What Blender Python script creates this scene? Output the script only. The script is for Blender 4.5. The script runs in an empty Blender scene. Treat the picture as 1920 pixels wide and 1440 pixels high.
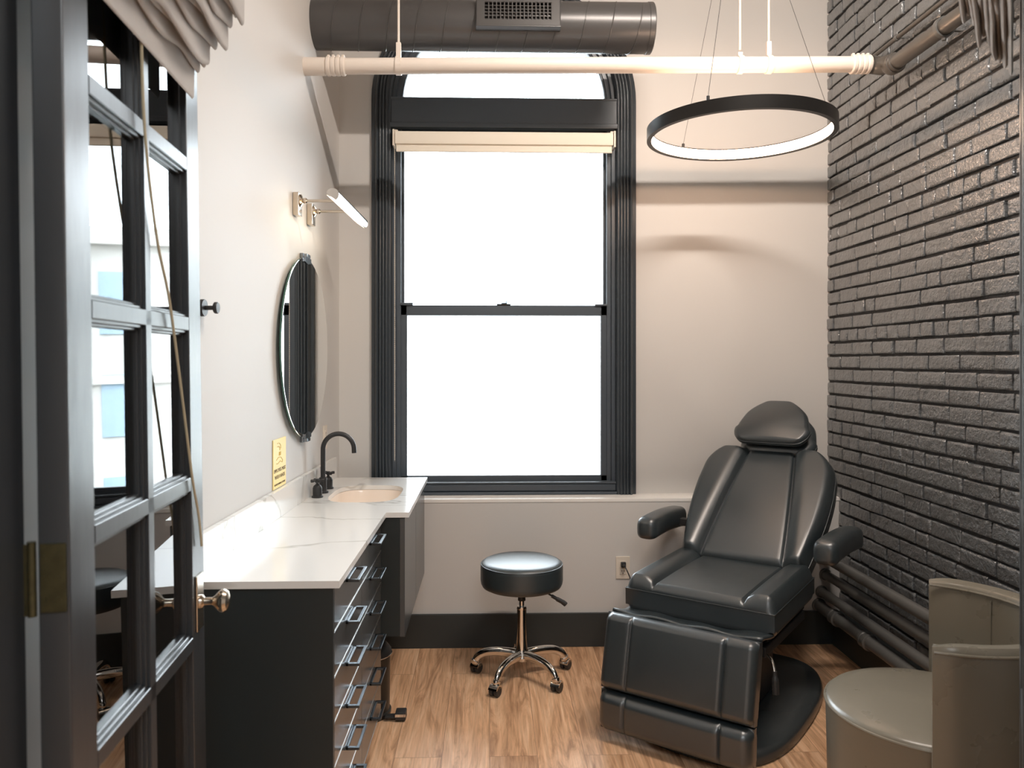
import bpy, bmesh, math, random
from mathutils import Vector, Matrix, noise
random.seed(7)
PI = math.pi
S = bpy.context.scene
COL = S.collection
# ------------------------------------------------------------------ helpers
def lin(c):
    c = c / 255.0
    return c / 12.92 if c <= 0.04045 else ((c + 0.055) / 1.055) ** 2.4
def rgb(r, g, b): return (lin(r), lin(g), lin(b), 1.0)

def mat(name, col, rough=0.5, metal=0.0, spec=0.5, bump=0.0, bscale=40.0, bdist=0.002, coat=0.0, var=0.0, vscale=4.0, stretch=None, bdetail=4.0, emit=None, estr=0.0, rvar=0.0):
    m = bpy.data.materials.new(name); m.use_nodes = True
    nt = m.node_tree; b = nt.nodes['Principled BSDF']
    b.inputs['Base Color'].default_value = col
    b.inputs['Roughness'].default_value = rough
    b.inputs['Metallic'].default_value = metal
    b.inputs['Specular IOR Level'].default_value = spec
    b.inputs['Coat Weight'].default_value = coat
    b.inputs['Coat Roughness'].default_value = 0.34
    if emit:
        b.inputs['Emission Color'].default_value = emit
        b.inputs['Emission Strength'].default_value = estr
    tc = nt.nodes.new('ShaderNodeTexCoord')
    src = tc.outputs['Object']
    if stretch:
        mp = nt.nodes.new('ShaderNodeMapping'); mp.inputs['Scale'].default_value = stretch
        nt.links.new(src, mp.inputs['Vector']); src = mp.outputs['Vector']
    if bump > 0:
        n = nt.nodes.new('ShaderNodeTexNoise'); n.inputs['Scale'].default_value = bscale; n.inputs['Detail'].default_value = bdetail
        nt.links.new(src, n.inputs['Vector'])
        bp = nt.nodes.new('ShaderNodeBump'); bp.inputs['Strength'].default_value = bump; bp.inputs['Distance'].default_value = bdist
        nt.links.new(n.outputs['Fac'], bp.inputs['Height']); nt.links.new(bp.outputs['Normal'], b.inputs['Normal'])
    if var > 0 or rvar > 0:
        n2 = nt.nodes.new('ShaderNodeTexNoise'); n2.inputs['Scale'].default_value = vscale; n2.inputs['Detail'].default_value = 6
        nt.links.new(src, n2.inputs['Vector'])
        if var > 0:
            mx = nt.nodes.new('ShaderNodeMix'); mx.data_type = 'RGBA'
            mx.inputs[6].default_value = tuple(c * (1 - var) for c in col[:3]) + (1,)
            mx.inputs[7].default_value = tuple(min(1, c * (1 + var)) for c in col[:3]) + (1,)
            nt.links.new(n2.outputs['Fac'], mx.inputs[0]); nt.links.new(mx.outputs[2], b.inputs['Base Color'])
        if rvar > 0:
            mr = nt.nodes.new('ShaderNodeMapRange'); mr.inputs[1].default_value = 0.3; mr.inputs[2].default_value = 0.7
            mr.inputs[3].default_value = max(0.02, rough - rvar); mr.inputs[4].default_value = rough + rvar
            nt.links.new(n2.outputs['Fac'], mr.inputs[0]); nt.links.new(mr.outputs[0], b.inputs['Roughness'])
    return m

def glass_mat(name, tint=(0.96, 0.98, 0.97, 1), ior=1.5, boost=1.0):
    m = bpy.data.materials.new(name); m.use_nodes = True
    nt = m.node_tree; nt.nodes.clear()
    out = nt.nodes.new('ShaderNodeOutputMaterial'); mx = nt.nodes.new('ShaderNodeMixShader')
    tr = nt.nodes.new('ShaderNodeBsdfTransparent'); tr.inputs[0].default_value = tint
    gl = nt.nodes.new('ShaderNodeBsdfGlossy'); gl.inputs['Roughness'].default_value = 0.01
    fr = nt.nodes.new('ShaderNodeFresnel'); fr.inputs[0].default_value = ior
    mu = nt.nodes.new('ShaderNodeMath'); mu.operation = 'MULTIPLY'; mu.inputs[1].default_value = boost; mu.use_clamp = True
    nt.links.new(fr.outputs[0], mu.inputs[0]); nt.links.new(mu.outputs[0], mx.inputs[0])
    nt.links.new(tr.outputs[0], mx.inputs[1]); nt.links.new(gl.outputs[0], mx.inputs[2]); nt.links.new(mx.outputs[0], out.inputs[0])
    return m

def emit_mat(name, col, strength):
    m = bpy.data.materials.new(name); m.use_nodes = True
    nt = m.node_tree; nt.nodes.clear()
    out = nt.nodes.new('ShaderNodeOutputMaterial'); e = nt.nodes.new('ShaderNodeEmission')
    e.inputs[0].default_value = col; e.inputs[1].default_value = strength
    nt.links.new(e.outputs[0], out.inputs[0]); return m

def tag(o, label, cat, group=None, kind=None):
    o['label'] = label; o['category'] = cat
    if group: o['group'] = group
    if kind: o['kind'] = kind
    return o
def thing(name, label, cat, loc=(0, 0, 0), rz=0.0, group=None, kind=None):
    o = bpy.data.objects.new(name, None); COL.objects.link(o)
    o.location = loc; o.rotation_euler = (0, 0, rz); o.empty_display_size = 0.1
    return tag(o, label, cat, group, kind)

class MB:
    """collects geometry for one mesh object"""
    def __init__(s, M=None): s.bm = bmesh.new(); s.M = M or Matrix()
    def add(s, verts, faces):
        vs = [s.bm.verts.new(s.M @ Vector(v)) for v in verts]
        for f in faces:
            try: s.bm.faces.new([vs[i] for i in f])
            except ValueError: pass
        return vs
    def box(s, x0, x1, y0, y1, z0, z1, bev=0.0, seg=2):
        b = bmesh.new()
        bmesh.ops.create_cube(b, size=1.0, matrix=Matrix.Translation(((x0+x1)/2, (y0+y1)/2, (z0+z1)/2)) @ Matrix.Diagonal((abs(x1-x0), abs(y1-y0), abs(z1-z0), 1)))
        if bev > 0: bmesh.ops.bevel(b, geom=list(b.edges), offset=bev, segments=seg, profile=0.5, affect='EDGES')
        s.merge(b); return s
    def merge(s, b, M=None):
        b.verts.index_update()
        T = s.M @ (M or Matrix())
        vs = [s.bm.verts.new(T @ v.co) for v in b.verts]
        for f in b.faces:
            try: s.bm.faces.new([vs[v.index] for v in f.verts])
            except ValueError: pass
        b.free()
    def cyl(s, p0, p1, r0, r1=None, n=24, caps=True):
        r1 = r0 if r1 is None else r1
        p0, p1 = Vector(p0), Vector(p1); d = (p1 - p0).normalized()
        a = d.orthogonal().normalized(); b = d.cross(a)
        vs = []
        for p, r in ((p0, r0), (p1, r1)):
            for k in range(n):
                t = 2*PI*k/n; vs.append(p + a*r*math.cos(t) + b*r*math.sin(t))
        fs = [(k, (k+1) % n, n+(k+1) % n, n+k) for k in range(n)]
        if caps: fs += [tuple(range(n))[::-1], tuple(range(n, 2*n))]
        s.add(vs, fs); return s
    def tube(s, pts, r, n=12, closed=False, caps=True, sx=1.0, up=None):
        pts = [Vector(p) for p in pts]; m = len(pts)
        rs = r if isinstance(r, (list, tuple)) else [r]*m
        ts = []
        for i in range(m):
            if closed: t = pts[(i+1) % m] - pts[i-1]
            else: t = pts[min(i+1, m-1)] - pts[max(i-1, 0)]
            ts.append(t.normalized())
        a = Vector(up) if up else ts[0].orthogonal()
        vs = []
        for i in range(m):
            a = (a - ts[i]*a.dot(ts[i])).normalized(); b = ts[i].cross(a)
            for k in range(n):
                t = 2*PI*k/n; vs.append(pts[i] + a*rs[i]*math.cos(t) + b*rs[i]*sx*math.sin(t))
        fs = []
        for i in range(m if closed else m-1):
            j = (i+1) % m
            for k in range(n): fs.append((i*n+k, i*n+(k+1) % n, j*n+(k+1) % n, j*n+k))
        if caps and not closed: fs += [tuple(range(n))[::-1], tuple(range((m-1)*n, m*n))]
        s.add(vs, fs); return s
    def lathe(s, prof, n=48, M=None, caps=True):
        M = M or Matrix(); vs = []
        for r, z in prof:
            for k in range(n):
                t = 2*PI*k/n; vs.append(M @ Vector((r*math.cos(t), r*math.sin(t), z)))
        m = len(prof); fs = []
        for i in range(m-1):
            for k in range(n): fs.append((i*n+k, i*n+(k+1) % n, (i+1)*n+(k+1) % n, (i+1)*n+k))
        if caps: fs += [tuple(range(n))[::-1], tuple(range((m-1)*n, m*n))]
        s.add(vs, fs); return s
    def prism(s, poly, axis, lo, hi, holes=()):
        """poly: 2D outline; axis 'x','y','z' is the extrusion axis; holes: list of outlines"""
        def P(p, h): return {'x': (h, p[0], p[1]), 'y': (p[0], h, p[1]), 'z': (p[0], p[1], h)}[axis]
        b = bmesh.new(); loops = [list(poly)] + [list(h) for h in holes]
        for h in (lo, hi):
            edges = []
            for lp in loops:
                v = [b.verts.new(P(p, h)) for p in lp]
                edges += [b.edges.new((v[i], v[(i+1) % len(v)])) for i in range(len(v))]
            bmesh.ops.triangle_fill(b, use_beauty=True, use_dissolve=False, edges=edges)
        for lp in loops:
            v0 = [b.verts.new(P(p, lo)) for p in lp]; v1 = [b.verts.new(P(p, hi)) for p in lp]
            n = len(lp)
            for i in range(n): b.faces.new((v0[i], v0[(i+1) % n], v1[(i+1) % n], v1[i]))
        bmesh.ops.remove_doubles(b, verts=list(b.verts), dist=1e-6)
        s.merge(b); return s
    def grid(s, rows, wrap=False):
        n = len(rows[0]); vs = [p for r in rows for p in r]; fs = []
        for i in range(len(rows)-1):
            for k in range(n if wrap else n-1):
                fs.append((i*n+k, i*n+(k+1) % n, (i+1)*n+(k+1) % n, (i+1)*n+k))
        s.add(vs, fs); return s
    def build(s, name, m, parent=None, angle=35, weld=True):
        if weld: bmesh.ops.remove_doubles(s.bm, verts=list(s.bm.verts), dist=1e-5)
        bmesh.ops.recalc_face_normals(s.bm, faces=list(s.bm.faces))
        me = bpy.data.meshes.new(name); s.bm.to_mesh(me); s.bm.free()
        me.materials.append(m)
        me.shade_smooth(); me.set_sharp_from_angle(angle=math.radians(angle))
        o = bpy.data.objects.new(name, me); COL.objects.link(o)
        if parent: o.parent = parent
        if weld and len(me.polygons) < 3000:
            wn = o.modifiers.new('weighted', 'WEIGHTED_NORMAL'); wn.keep_sharp = True
        return o

def struct(name, mb, m, label, cat, angle=35):
    return tag(mb.build(name, m, None, angle), label, cat, kind='structure')

def frame(origin, u, v, w):
    M = Matrix.Identity(4)
    for i, a in enumerate((u, v, w)):
        for k in range(3): M[k][i] = a[k]
    for k in range(3): M[k][3] = origin[k]
    return M

def edge_samples(n_in, lo, hi, r, extra=()):
    ks = [0, .03, .1, .22, .4, .62, .85, 1.0]
    a = [lo + r*k for k in ks] + [hi - r*k for k in ks]
    a += [lo + r + (hi-lo-2*r)*i/(n_in) for i in range(1, n_in)]
    for e in extra: a += [e - .012, e - .006, e - .003, e, e + .003, e + .006, e + .012]
    a = sorted(x for x in a if lo - 1e-9 <= x <= hi + 1e-9); out = []
    for x in a:
        if not out or x - out[-1] > 1e-4: out.append(x)
    return out

def pad(mb, L, W, T, r, half=None, top=None, nu=14, nv=16, grooves=(), bulge=0.0, vgroove=(), umap=None):
    """upholstered pad: u in [-half(v),half(v)], v in [0,L], w up; rounded rim of radius r"""
    half = half or (lambda v: W/2)
    us = edge_samples(nu, -W/2, W/2, r, [g for g in grooves]); vs_ = edge_samples(nv, 0, L, r, vgroove)
    rowsT, rowsB = [], []
    for v in vs_:
        hw = half(v); rt, rb = [], []
        for u0 in us:
            a = u0/(W/2); u = umap(a, v, hw) if umap else a*hw
            du = max(0.0, hw-abs(u)); dv = min(v, L-v)
            dd = min(r, math.hypot(max(0, r-du), max(0, r-dv)))
            drop = r - math.sqrt(max(0, r*r-dd*dd))
            f = 1 - (dd/r)**2
            h = T/2 - drop + f*(top(u, v, a) if top else 0) + bulge*f*(1-a*a)*(1-((2*v/L)-1)**2)
            for g in vgroove: h -= f*.007*math.exp(-((v-g)/.004)**2)
            rt.append((u, v, h)); rb.append((u, v, -T/2 + drop))
        rowsT.append(rt); rowsB.append(rb)
    mb.grid(rowsT); mb.grid([x[::-1] for x in rowsB])
    # rim
    nu_, nv_ = len(us), len(vs_)
    loop = [(0, k) for k in range(nu_)] + [(i, nu_-1) for i in range(1, nv_)] + [(nv_-1, k) for k in range(nu_-2, -1, -1)] + [(i, 0) for i in range(nv_-2, 0, -1)]
    a = [rowsT[i][k] for i, k in loop]; b = [rowsB[i][k] for i, k in loop]
    mb.grid([a, b], wrap=True)
    return a
def piping(M, loop, r, m, parent, out=.001):
    pts = []
    for p in loop:
        if not pts or (Vector(p)-Vector(pts[-1])).length > .006: pts.append(p)
    b = MB(M); b.tube(pts, r, 8, closed=True, up=(0, 0, 1)); return b.build('piping', m, parent, 60)

def arc(c, r, a0, a1, n, plane='xz', y=0):
    out = []
    for i in range(n+1):
        t = a0 + (a1-a0)*i/n
        p = (c[0] + r*math.cos(t), c[1] + r*math.sin(t))
        out.append({'xz': (p[0], y, p[1]), 'yz': (y, p[0], p[1]), 'xy': (p[0], p[1], y)}[plane])
    return out
def spline(pts, n=8):
    pts = [Vector(p) for p in pts]; out = []
    for i in range(len(pts)-1):
        p0 = pts[max(i-1, 0)]; p1 = pts[i]; p2 = pts[i+1]; p3 = pts[min(i+2, len(pts)-1)]
        for k in range(n):
            t = k/n
            out.append(.5*((2*p1) + (p2-p0)*t + (2*p0-5*p1+4*p2-p3)*t*t + (3*p1-p0-3*p2+p3)*t**3))
    out.append(pts[-1]); return out
def text_obj(name, body, size, m, M, parent, align='CENTER', extrude=0.0004):
    cu = bpy.data.curves.new(name, 'FONT'); cu.body = body; cu.size = size; cu.align_x = align; cu.align_y = 'CENTER'; cu.extrude = extrude
    o = bpy.data.objects.new(name, cu); COL.objects.link(o); dg = bpy.context.evaluated_depsgraph_get()
    me = bpy.data.meshes.new_from_object(o.evaluated_get(dg)); bpy.data.objects.remove(o); bpy.data.curves.remove(cu)
    me.name = name; me.transform(M); me.materials.clear(); me.materials.append(m)
    o = bpy.data.objects.new(name, me); COL.objects.link(o); o.parent = parent; return o

# ------------------------------------------------------------------ camera
F, CX, CY, H = 1450.0, 918.0, 676.0, 1.48
YAW = math.atan((960-CX)/F)
cd = bpy.data.cameras.new('camera'); cam = bpy.data.objects.new('camera', cd); COL.objects.link(cam)
cam.location = (0, 0, H); cam.rotation_euler = (PI/2, 0, -YAW)
cd.sensor_width = 36.0; cd.lens = F/1920*36.0; cd.shift_y = -(720-CY)/1920.0
cd.clip_start = 0.02; cd.dof.use_dof = True; cd.dof.focus_distance = 3.3; cd.dof.aperture_fstop = 4.5
S.camera = cam
S.view_settings.view_transform = 'Standard'; S.view_settings.look = 'None'; S.view_settings.gamma = 1.0
S.view_settings.use_curve_mapping = False; S.view_settings.exposure = 0.3
try:
    S.cycles.use_denoising = True; S.cycles.sample_clamp_indirect = 6.0; S.cycles.max_bounces = 10; S.cycles.diffuse_bounces = 6
    S.cycles.caustics_reflective = False; S.cycles.caustics_refractive = False
except Exception: pass

# ------------------------------------------------------------------ materials
WHITE = mat('white_wall_paint', rgb(208, 206, 203), .6, bump=.15, bscale=180, bdist=.0006, var=.015, vscale=1.5)
CEIL = mat('ceiling_paint', rgb(228, 224, 218), .8)
LEDGE = mat('white_ledge_paint', rgb(236, 234, 230), .45)
TRIM = mat('black_gloss_trim_paint', rgb(58, 65, 71), .24, spec=.6, bump=.25, bscale=60, bdist=.0015, stretch=(1, 1, .12))
TRIMF = mat('black_satin_trim_paint', rgb(72, 80, 88), .32, spec=.5, bump=.1, bscale=30, bdist=.001)
BASEB = mat('baseboard_black_paint', rgb(50, 54, 54), .5)
DOORP = mat('door_black_gloss_paint', rgb(46, 49, 52), .32, spec=.65, bump=.4, bscale=22, bdist=.0018, stretch=(1, 1, .25))
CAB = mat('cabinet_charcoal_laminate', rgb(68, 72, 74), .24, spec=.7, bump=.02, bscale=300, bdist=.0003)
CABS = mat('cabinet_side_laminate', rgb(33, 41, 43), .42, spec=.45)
HANDLE = mat('dark_steel_handle', rgb(84, 90, 96), .34, metal=1.0)
EDGE = mat('aluminium_drawer_edge', rgb(196, 192, 188), .3, metal=.9)
CHROME = mat('polished_chrome', rgb(225, 222, 218), .07, metal=1.0)
NICKEL = mat('polished_nickel', rgb(214, 202, 186), .16, metal=1.0)
BRASSK = mat('worn_brass_knob', rgb(192, 182, 168), .2, metal=1.0, var=.12, vscale=30)
HINGE = mat('tarnished_brass_hinge', rgb(74, 70, 48), .42, metal=.7, var=.45, vscale=60)
BLACKM = mat('matte_black_metal', rgb(50, 50, 51), .42, metal=.3)
BLACKP = mat('black_plastic', rgb(46, 47, 48), .45)
LEATH = mat('black_vinyl_upholstery', rgb(38, 47, 51), .38, spec=1.0, coat=.5, bump=.12, bscale=260, bdist=.0006, rvar=.05, vscale=6)
LEATHS = mat('stool_vinyl', rgb(44, 54, 58), .42, spec=.8, coat=.12, bump=.1, bscale=260, bdist=.0005)
TAN = mat('olive_tan_leather', rgb(116, 111, 99), .31, spec=.55, bump=.18, bscale=14, bdist=.004, var=.06, vscale=5, rvar=.07)
PORC = mat('biscuit_porcelain', rgb(238, 226, 214), .12, spec=.6)
PIPEW = mat('white_pipe_paint', rgb(232, 222, 212), .45, bump=.1, bscale=50, bdist=.001)
PIPEB = mat('black_pipe_paint', rgb(92, 92, 90), .36, metal=.0, spec=.7, bump=.15, bscale=60, bdist=.001)
PIPEM = mat('dark_metallic_pipe_paint', rgb(104, 100, 95), .33, metal=.5, bump=.1, bscale=50, bdist=.001)
DUCT = mat('graphite_duct_paint', rgb(86, 85, 85), .33, metal=.35, bump=.12, bscale=90, bdist=.001)
DARK = mat('black_void', rgb(12, 12, 12), .9)
FABRIC = mat('grey_beige_linen', rgb(180, 176, 172), .9, bump=.5, bscale=420, bdist=.0008, var=.06, vscale=30)
BLINDF = mat('ivory_blind_fabric', rgb(235, 228, 214), .7)
PLATE = mat('ivory_plastic_plate', rgb(226, 216, 202), .4)
CORD = mat('cream_cord', rgb(176, 166, 140), .8)
SIGN = mat('yellow_sign_plate', rgb(250, 224, 140), .4)
SIGNT = mat('sign_brown_ink', rgb(96, 72, 24), .6)
LOCKM = mat('dark_bronze', rgb(48, 46, 44), .35, metal=.6)
WINGLASS = glass_mat('window_glass', (.97, .98, .98, 1), 1.5)
DOORGLASS = glass_mat('door_glass', (.95, .965, .96, 1), 1.5, 1.7)
MIRROR = mat('silvered_mirror', (.93, .94, .93, 1), .005, metal=1.0)
MIREDGE = mat('green_glass_edge', rgb(60, 104, 92), .12, spec=.7)
LED = emit_mat('warm_led_strip', (1.0, .66, .45, 1), 37.0)
VLED = emit_mat('vanity_led', (1.0, .80, .55, 1), 9.0)

def floor_mat():
    m = bpy.data.materials.new('oak_plank_floor'); m.use_nodes = True
    nt = m.node_tree; b = nt.nodes['Principled BSDF']; N = nt.nodes.new; Lk = nt.links.new
    tc = N('ShaderNodeTexCoord'); mp = N('ShaderNodeMapping'); mp.inputs['Rotation'].default_value = (0, 0, PI/2)
    Lk(tc.outputs['Object'], mp.inputs['Vector'])
    br = N('ShaderNodeTexBrick'); br.inputs['Scale'].default_value = 1.0; br.inputs['Mortar Size'].default_value = .0012
    br.inputs['Brick Width'].default_value = 1.22; br.inputs['Row Height'].default_value = .178; br.offset = .37; br.inputs['Mortar Smooth'].default_value = .3
    br.inputs['Color1'].default_value = (0, 0, 0, 1); br.inputs['Color2'].default_value = (1, 1, 1, 1); br.inputs['Mortar'].default_value = (.5, .5, .5, 1)
    Lk(mp.outputs['Vector'], br.inputs['Vector'])
    # per plank offset for the grain
    st = N('ShaderNodeMapping'); st.inputs['Scale'].default_value = (9, .9, 1); Lk(tc.outputs['Object'], st.inputs['Vector'])
    ad = N('ShaderNodeVectorMath'); ad.operation = 'ADD'
    sc = N('ShaderNodeVectorMath'); sc.operation = 'SCALE'; sc.inputs['Scale'].default_value = 17.0
    Lk(br.outputs['Color'], sc.inputs[0]); Lk(st.outputs['Vector'], ad.inputs[0]); Lk(sc.outputs['Vector'], ad.inputs[1])
    n1 = N('ShaderNodeTexNoise'); n1.inputs['Scale'].default_value = 2.2; n1.inputs['Detail'].default_value = 9; n1.inputs['Roughness'].default_value = .62; n1.inputs['Distortion'].default_value = 1.6
    Lk(ad.outputs['Vector'], n1.inputs['Vector'])
    st2 = N('ShaderNodeMapping'); st2.inputs['Scale'].default_value = (130, 4.0, 1); Lk(tc.outputs['Object'], st2.inputs['Vector'])
    ad2 = N('ShaderNodeVectorMath'); ad2.operation = 'ADD'; Lk(st2.outputs['Vector'], ad2.inputs[0]); Lk(sc.outputs['Vector'], ad2.inputs[1])
    n2 = N('ShaderNodeTexNoise'); n2.inputs['Scale'].default_value = 1.0; n2.inputs['Detail'].default_value = 5; Lk(ad2.outputs['Vector'], n2.inputs['Vector'])
    cr = N('ShaderNodeValToRGB'); e = cr.color_ramp.elements
    e[0].position = .28; e[0].color = rgb(154, 114, 84); e[1].position = .74; e[1].color = rgb(238, 204, 172)
    x = cr.color_ramp.elements.new(.50); x.color = rgb(216, 174, 138)
    Lk(n1.outputs['Fac'], cr.inputs[0])
    cr2 = N('ShaderNodeValToRGB'); cr2.color_ramp.elements[0].color = (.84, .83, .82, 1); cr2.color_ramp.elements[1].color = (1.1, 1.1, 1.1, 1)
    cr2.color_ramp.elements[0].position = .3; cr2.color_ramp.elements[1].position = .65; Lk(n2.outputs['Fac'], cr2.inputs[0])
    mu = N('ShaderNodeMix'); mu.data_type = 'RGBA'; mu.blend_type = 'MULTIPLY'; mu.inputs[0].default_value = 1
    Lk(cr.outputs[0], mu.inputs[6]); Lk(cr2.outputs[0], mu.inputs[7])
    # plank tone
    pt = N('ShaderNodeValToRGB'); pt.color_ramp.elements[0].color = (.84, .80, .77, 1); pt.color_ramp.elements[1].color = (1.12, 1.10, 1.06, 1); Lk(br.outputs['Color'], pt.inputs[0])
    mu2 = N('ShaderNodeMix'); mu2.data_type = 'RGBA'; mu2.blend_type = 'MULTIPLY'; mu2.inputs[0].default_value = 1
    Lk(mu.outputs[2], mu2.inputs[6]); Lk(pt.outputs[0], mu2.inputs[7])
    mu3 = N('ShaderNodeMix'); mu3.data_type = 'RGBA'; mu3.inputs[7].default_value = rgb(86, 54, 32)
    fm = N('ShaderNodeMath'); fm.operation = 'MULTIPLY'; fm.inputs[1].default_value = .6; Lk(br.outputs['Fac'], fm.inputs[0])
    Lk(fm.outputs[0], mu3.inputs[0]); Lk(mu2.outputs[2], mu3.inputs[6])
    Lk(mu3.outputs[2], b.inputs['Base Color']); b.inputs['Roughness'].default_value = .42; b.inputs['Specular IOR Level'].default_value = .4
    bp = N('ShaderNodeBump'); bp.inputs['Strength'].default_value = .15; bp.inputs['Distance'].default_value = .001
    Lk(n2.outputs['Fac'], bp.inputs['Height']); Lk(bp.outputs['Normal'], b.inputs['Normal'])
    return m
FLOOR = floor_mat()

def quartz_mat():
    m = bpy.data.materials.new('veined_white_quartz'); m.use_nodes = True
    nt = m.node_tree; b = nt.nodes['Principled BSDF']; N = nt.nodes.new; Lk = nt.links.new
    tc = N('ShaderNodeTexCoord'); mp = N('ShaderNodeMapping'); mp.inputs['Rotation'].default_value = (.3, .2, .45); mp.inputs['Scale'].default_value = (1.0, 2.2, 1.4)
    Lk(tc.outputs['Object'], mp.inputs['Vector'])
    n = N('ShaderNodeTexNoise'); n.inputs['Scale'].default_value = .85; n.inputs['Detail'].default_value = 5; n.inputs['Distortion'].default_value = .7; n.inputs['Roughness'].default_value = .5
    Lk(mp.outputs['Vector'], n.inputs['Vector'])
    a = N('ShaderNodeMath'); a.operation = 'SUBTRACT'; a.inputs[1].default_value = .5; Lk(n.outputs['Fac'], a.inputs[0])
    ab = N('ShaderNodeMath'); ab.operation = 'ABSOLUTE'; Lk(a.outputs[0], ab.inputs[0])
    cr = N('ShaderNodeValToRGB'); e = cr.color_ramp.elements
    e[0].position = 0; e[0].color = rgb(188, 187, 182); e[1].position = .012; e[1].color = rgb(224, 224, 222)
    Lk(ab.outputs[0], cr.inputs[0]); Lk(cr.outputs[0], b.inputs['Base Color'])
    b.inputs['Roughness'].default_value = .14; b.inputs['Specular IOR Level'].default_value = .5
    return m
QUARTZ = quartz_mat()

def brick_mat():
    m = bpy.data.materials.new('black_painted_brick'); m.use_nodes = True
    nt = m.node_tree; b = nt.nodes['Principled BSDF']; N = nt.nodes.new; Lk = nt.links.new
    tc = N('ShaderNodeTexCoord')
    n1 = N('ShaderNodeTexNoise'); n1.inputs['Scale'].default_value = 85; n1.inputs['Detail'].default_value = 2; n1.inputs['Roughness'].default_value = .6; Lk(tc.outputs['Object'], n1.inputs['Vector'])
    n2 = N('ShaderNodeTexNoise'); n2.inputs['Scale'].default_value = 24; n2.inputs['Detail'].default_value = 1; Lk(tc.outputs['Object'], n2.inputs['Vector'])
    ad = N('ShaderNodeMath'); ad.operation = 'MULTIPLY_ADD'; ad.inputs[1].default_value = 1.2; Lk(n2.outputs['Fac'], ad.inputs[0]); Lk(n1.outputs['Fac'], ad.inputs[2])
    bp = N('ShaderNodeBump'); bp.inputs['Strength'].default_value = 1.0; bp.inputs['Distance'].default_value = .0055
    Lk(ad.outputs[0], bp.inputs['Height']); Lk(bp.outputs['Normal'], b.inputs['Normal'])
    b.inputs['Base Color'].default_value = rgb(98, 102, 105); b.inputs['Roughness'].default_value = .3; b.inputs['Specular IOR Level'].default_value = .95
    b.inputs['Coat Weight'].default_value = 1.0; b.inputs['Coat Roughness'].default_value = .09; Lk(bp.outputs['Normal'], b.inputs['Coat Normal'])
    return m
BRICK = brick_mat()
MORTAR = mat('mortar_joint_shade', rgb(38, 38, 39), .6, bump=.6, bscale=120, bdist=.003)  # same paint as the bricks, colour darkened for shade in the deep joints
# ------------------------------------------------------------------ room shell
YW, YL, XR, ZC = 4.14, 4.0, 1.83, 3.68     # window wall, lower wall face, brick face, ceiling
LEDGE_Z = .765
def wl(y): return -.838 + .0196*(y-2.2)      # left wall runs very slightly out of square
Y0, Y1 = .99, 1.11                           # doorway wall
b = MB(); b.box(-1.6, 2.1, -2.2, 4.4, -.08, 0); struct('floor', b, FLOOR, 'warm brown oak plank floor with knots running towards the window', 'floor')
b = MB(); b.box(-1.2, 2.1, Y0, 4.4, ZC, ZC+.1); struct('ceiling', b, CEIL, 'white painted ceiling high above the treatment room', 'ceiling')
b = MB(); b.prism([(wl(Y0), Y0), (wl(4.4), 4.4), (-1.1, 4.4), (-1.1, Y0)], 'z', 0, ZC)
struct('wall_left', b, WHITE, 'smooth white painted wall with the mirror and hook', 'wall')
# window wall with arched opening
WX, WA, WBH, ZS = .0788, .7055, .66, 2.866   # window centre, outer half width, arch rise, spring line
hw = WA - .05; hb = WBH - .05
poly = [(wl(YW)-.02, LEDGE_Z-.03), (WX-hw, LEDGE_Z-.03), (WX-hw, ZS)]
poly += [(WX + hw*math.cos(PI - PI*k/36), ZS + hb*math.sin(PI - PI*k/36)) for k in range(1, 36)]
poly += [(WX+hw, ZS), (WX+hw, LEDGE_Z-.03), (1.98, LEDGE_Z-.03), (1.98, ZC), (wl(YW)-.02, ZC)]
b = MB(); b.prism(poly, 'y', YW, YW+.24); struct('wall_back', b, WHITE, 'white painted wall around the tall arched window', 'wall')
b = MB(); b.box(wl(YL)-.02, XR+.15, YL, YW+.24, 0, LEDGE_Z-.02); struct('wall_back_lower', b, WHITE, 'beige-white lower wall below the window ledge', 'wall')
b = MB(); b.box(wl(YL)+.002, XR+.012, YL-.003, YW+.005, LEDGE_Z-.02, LEDGE_Z, .003); struct('trim_1', b, LEDGE, 'white ledge running under the arched window', 'ledge')
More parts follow.
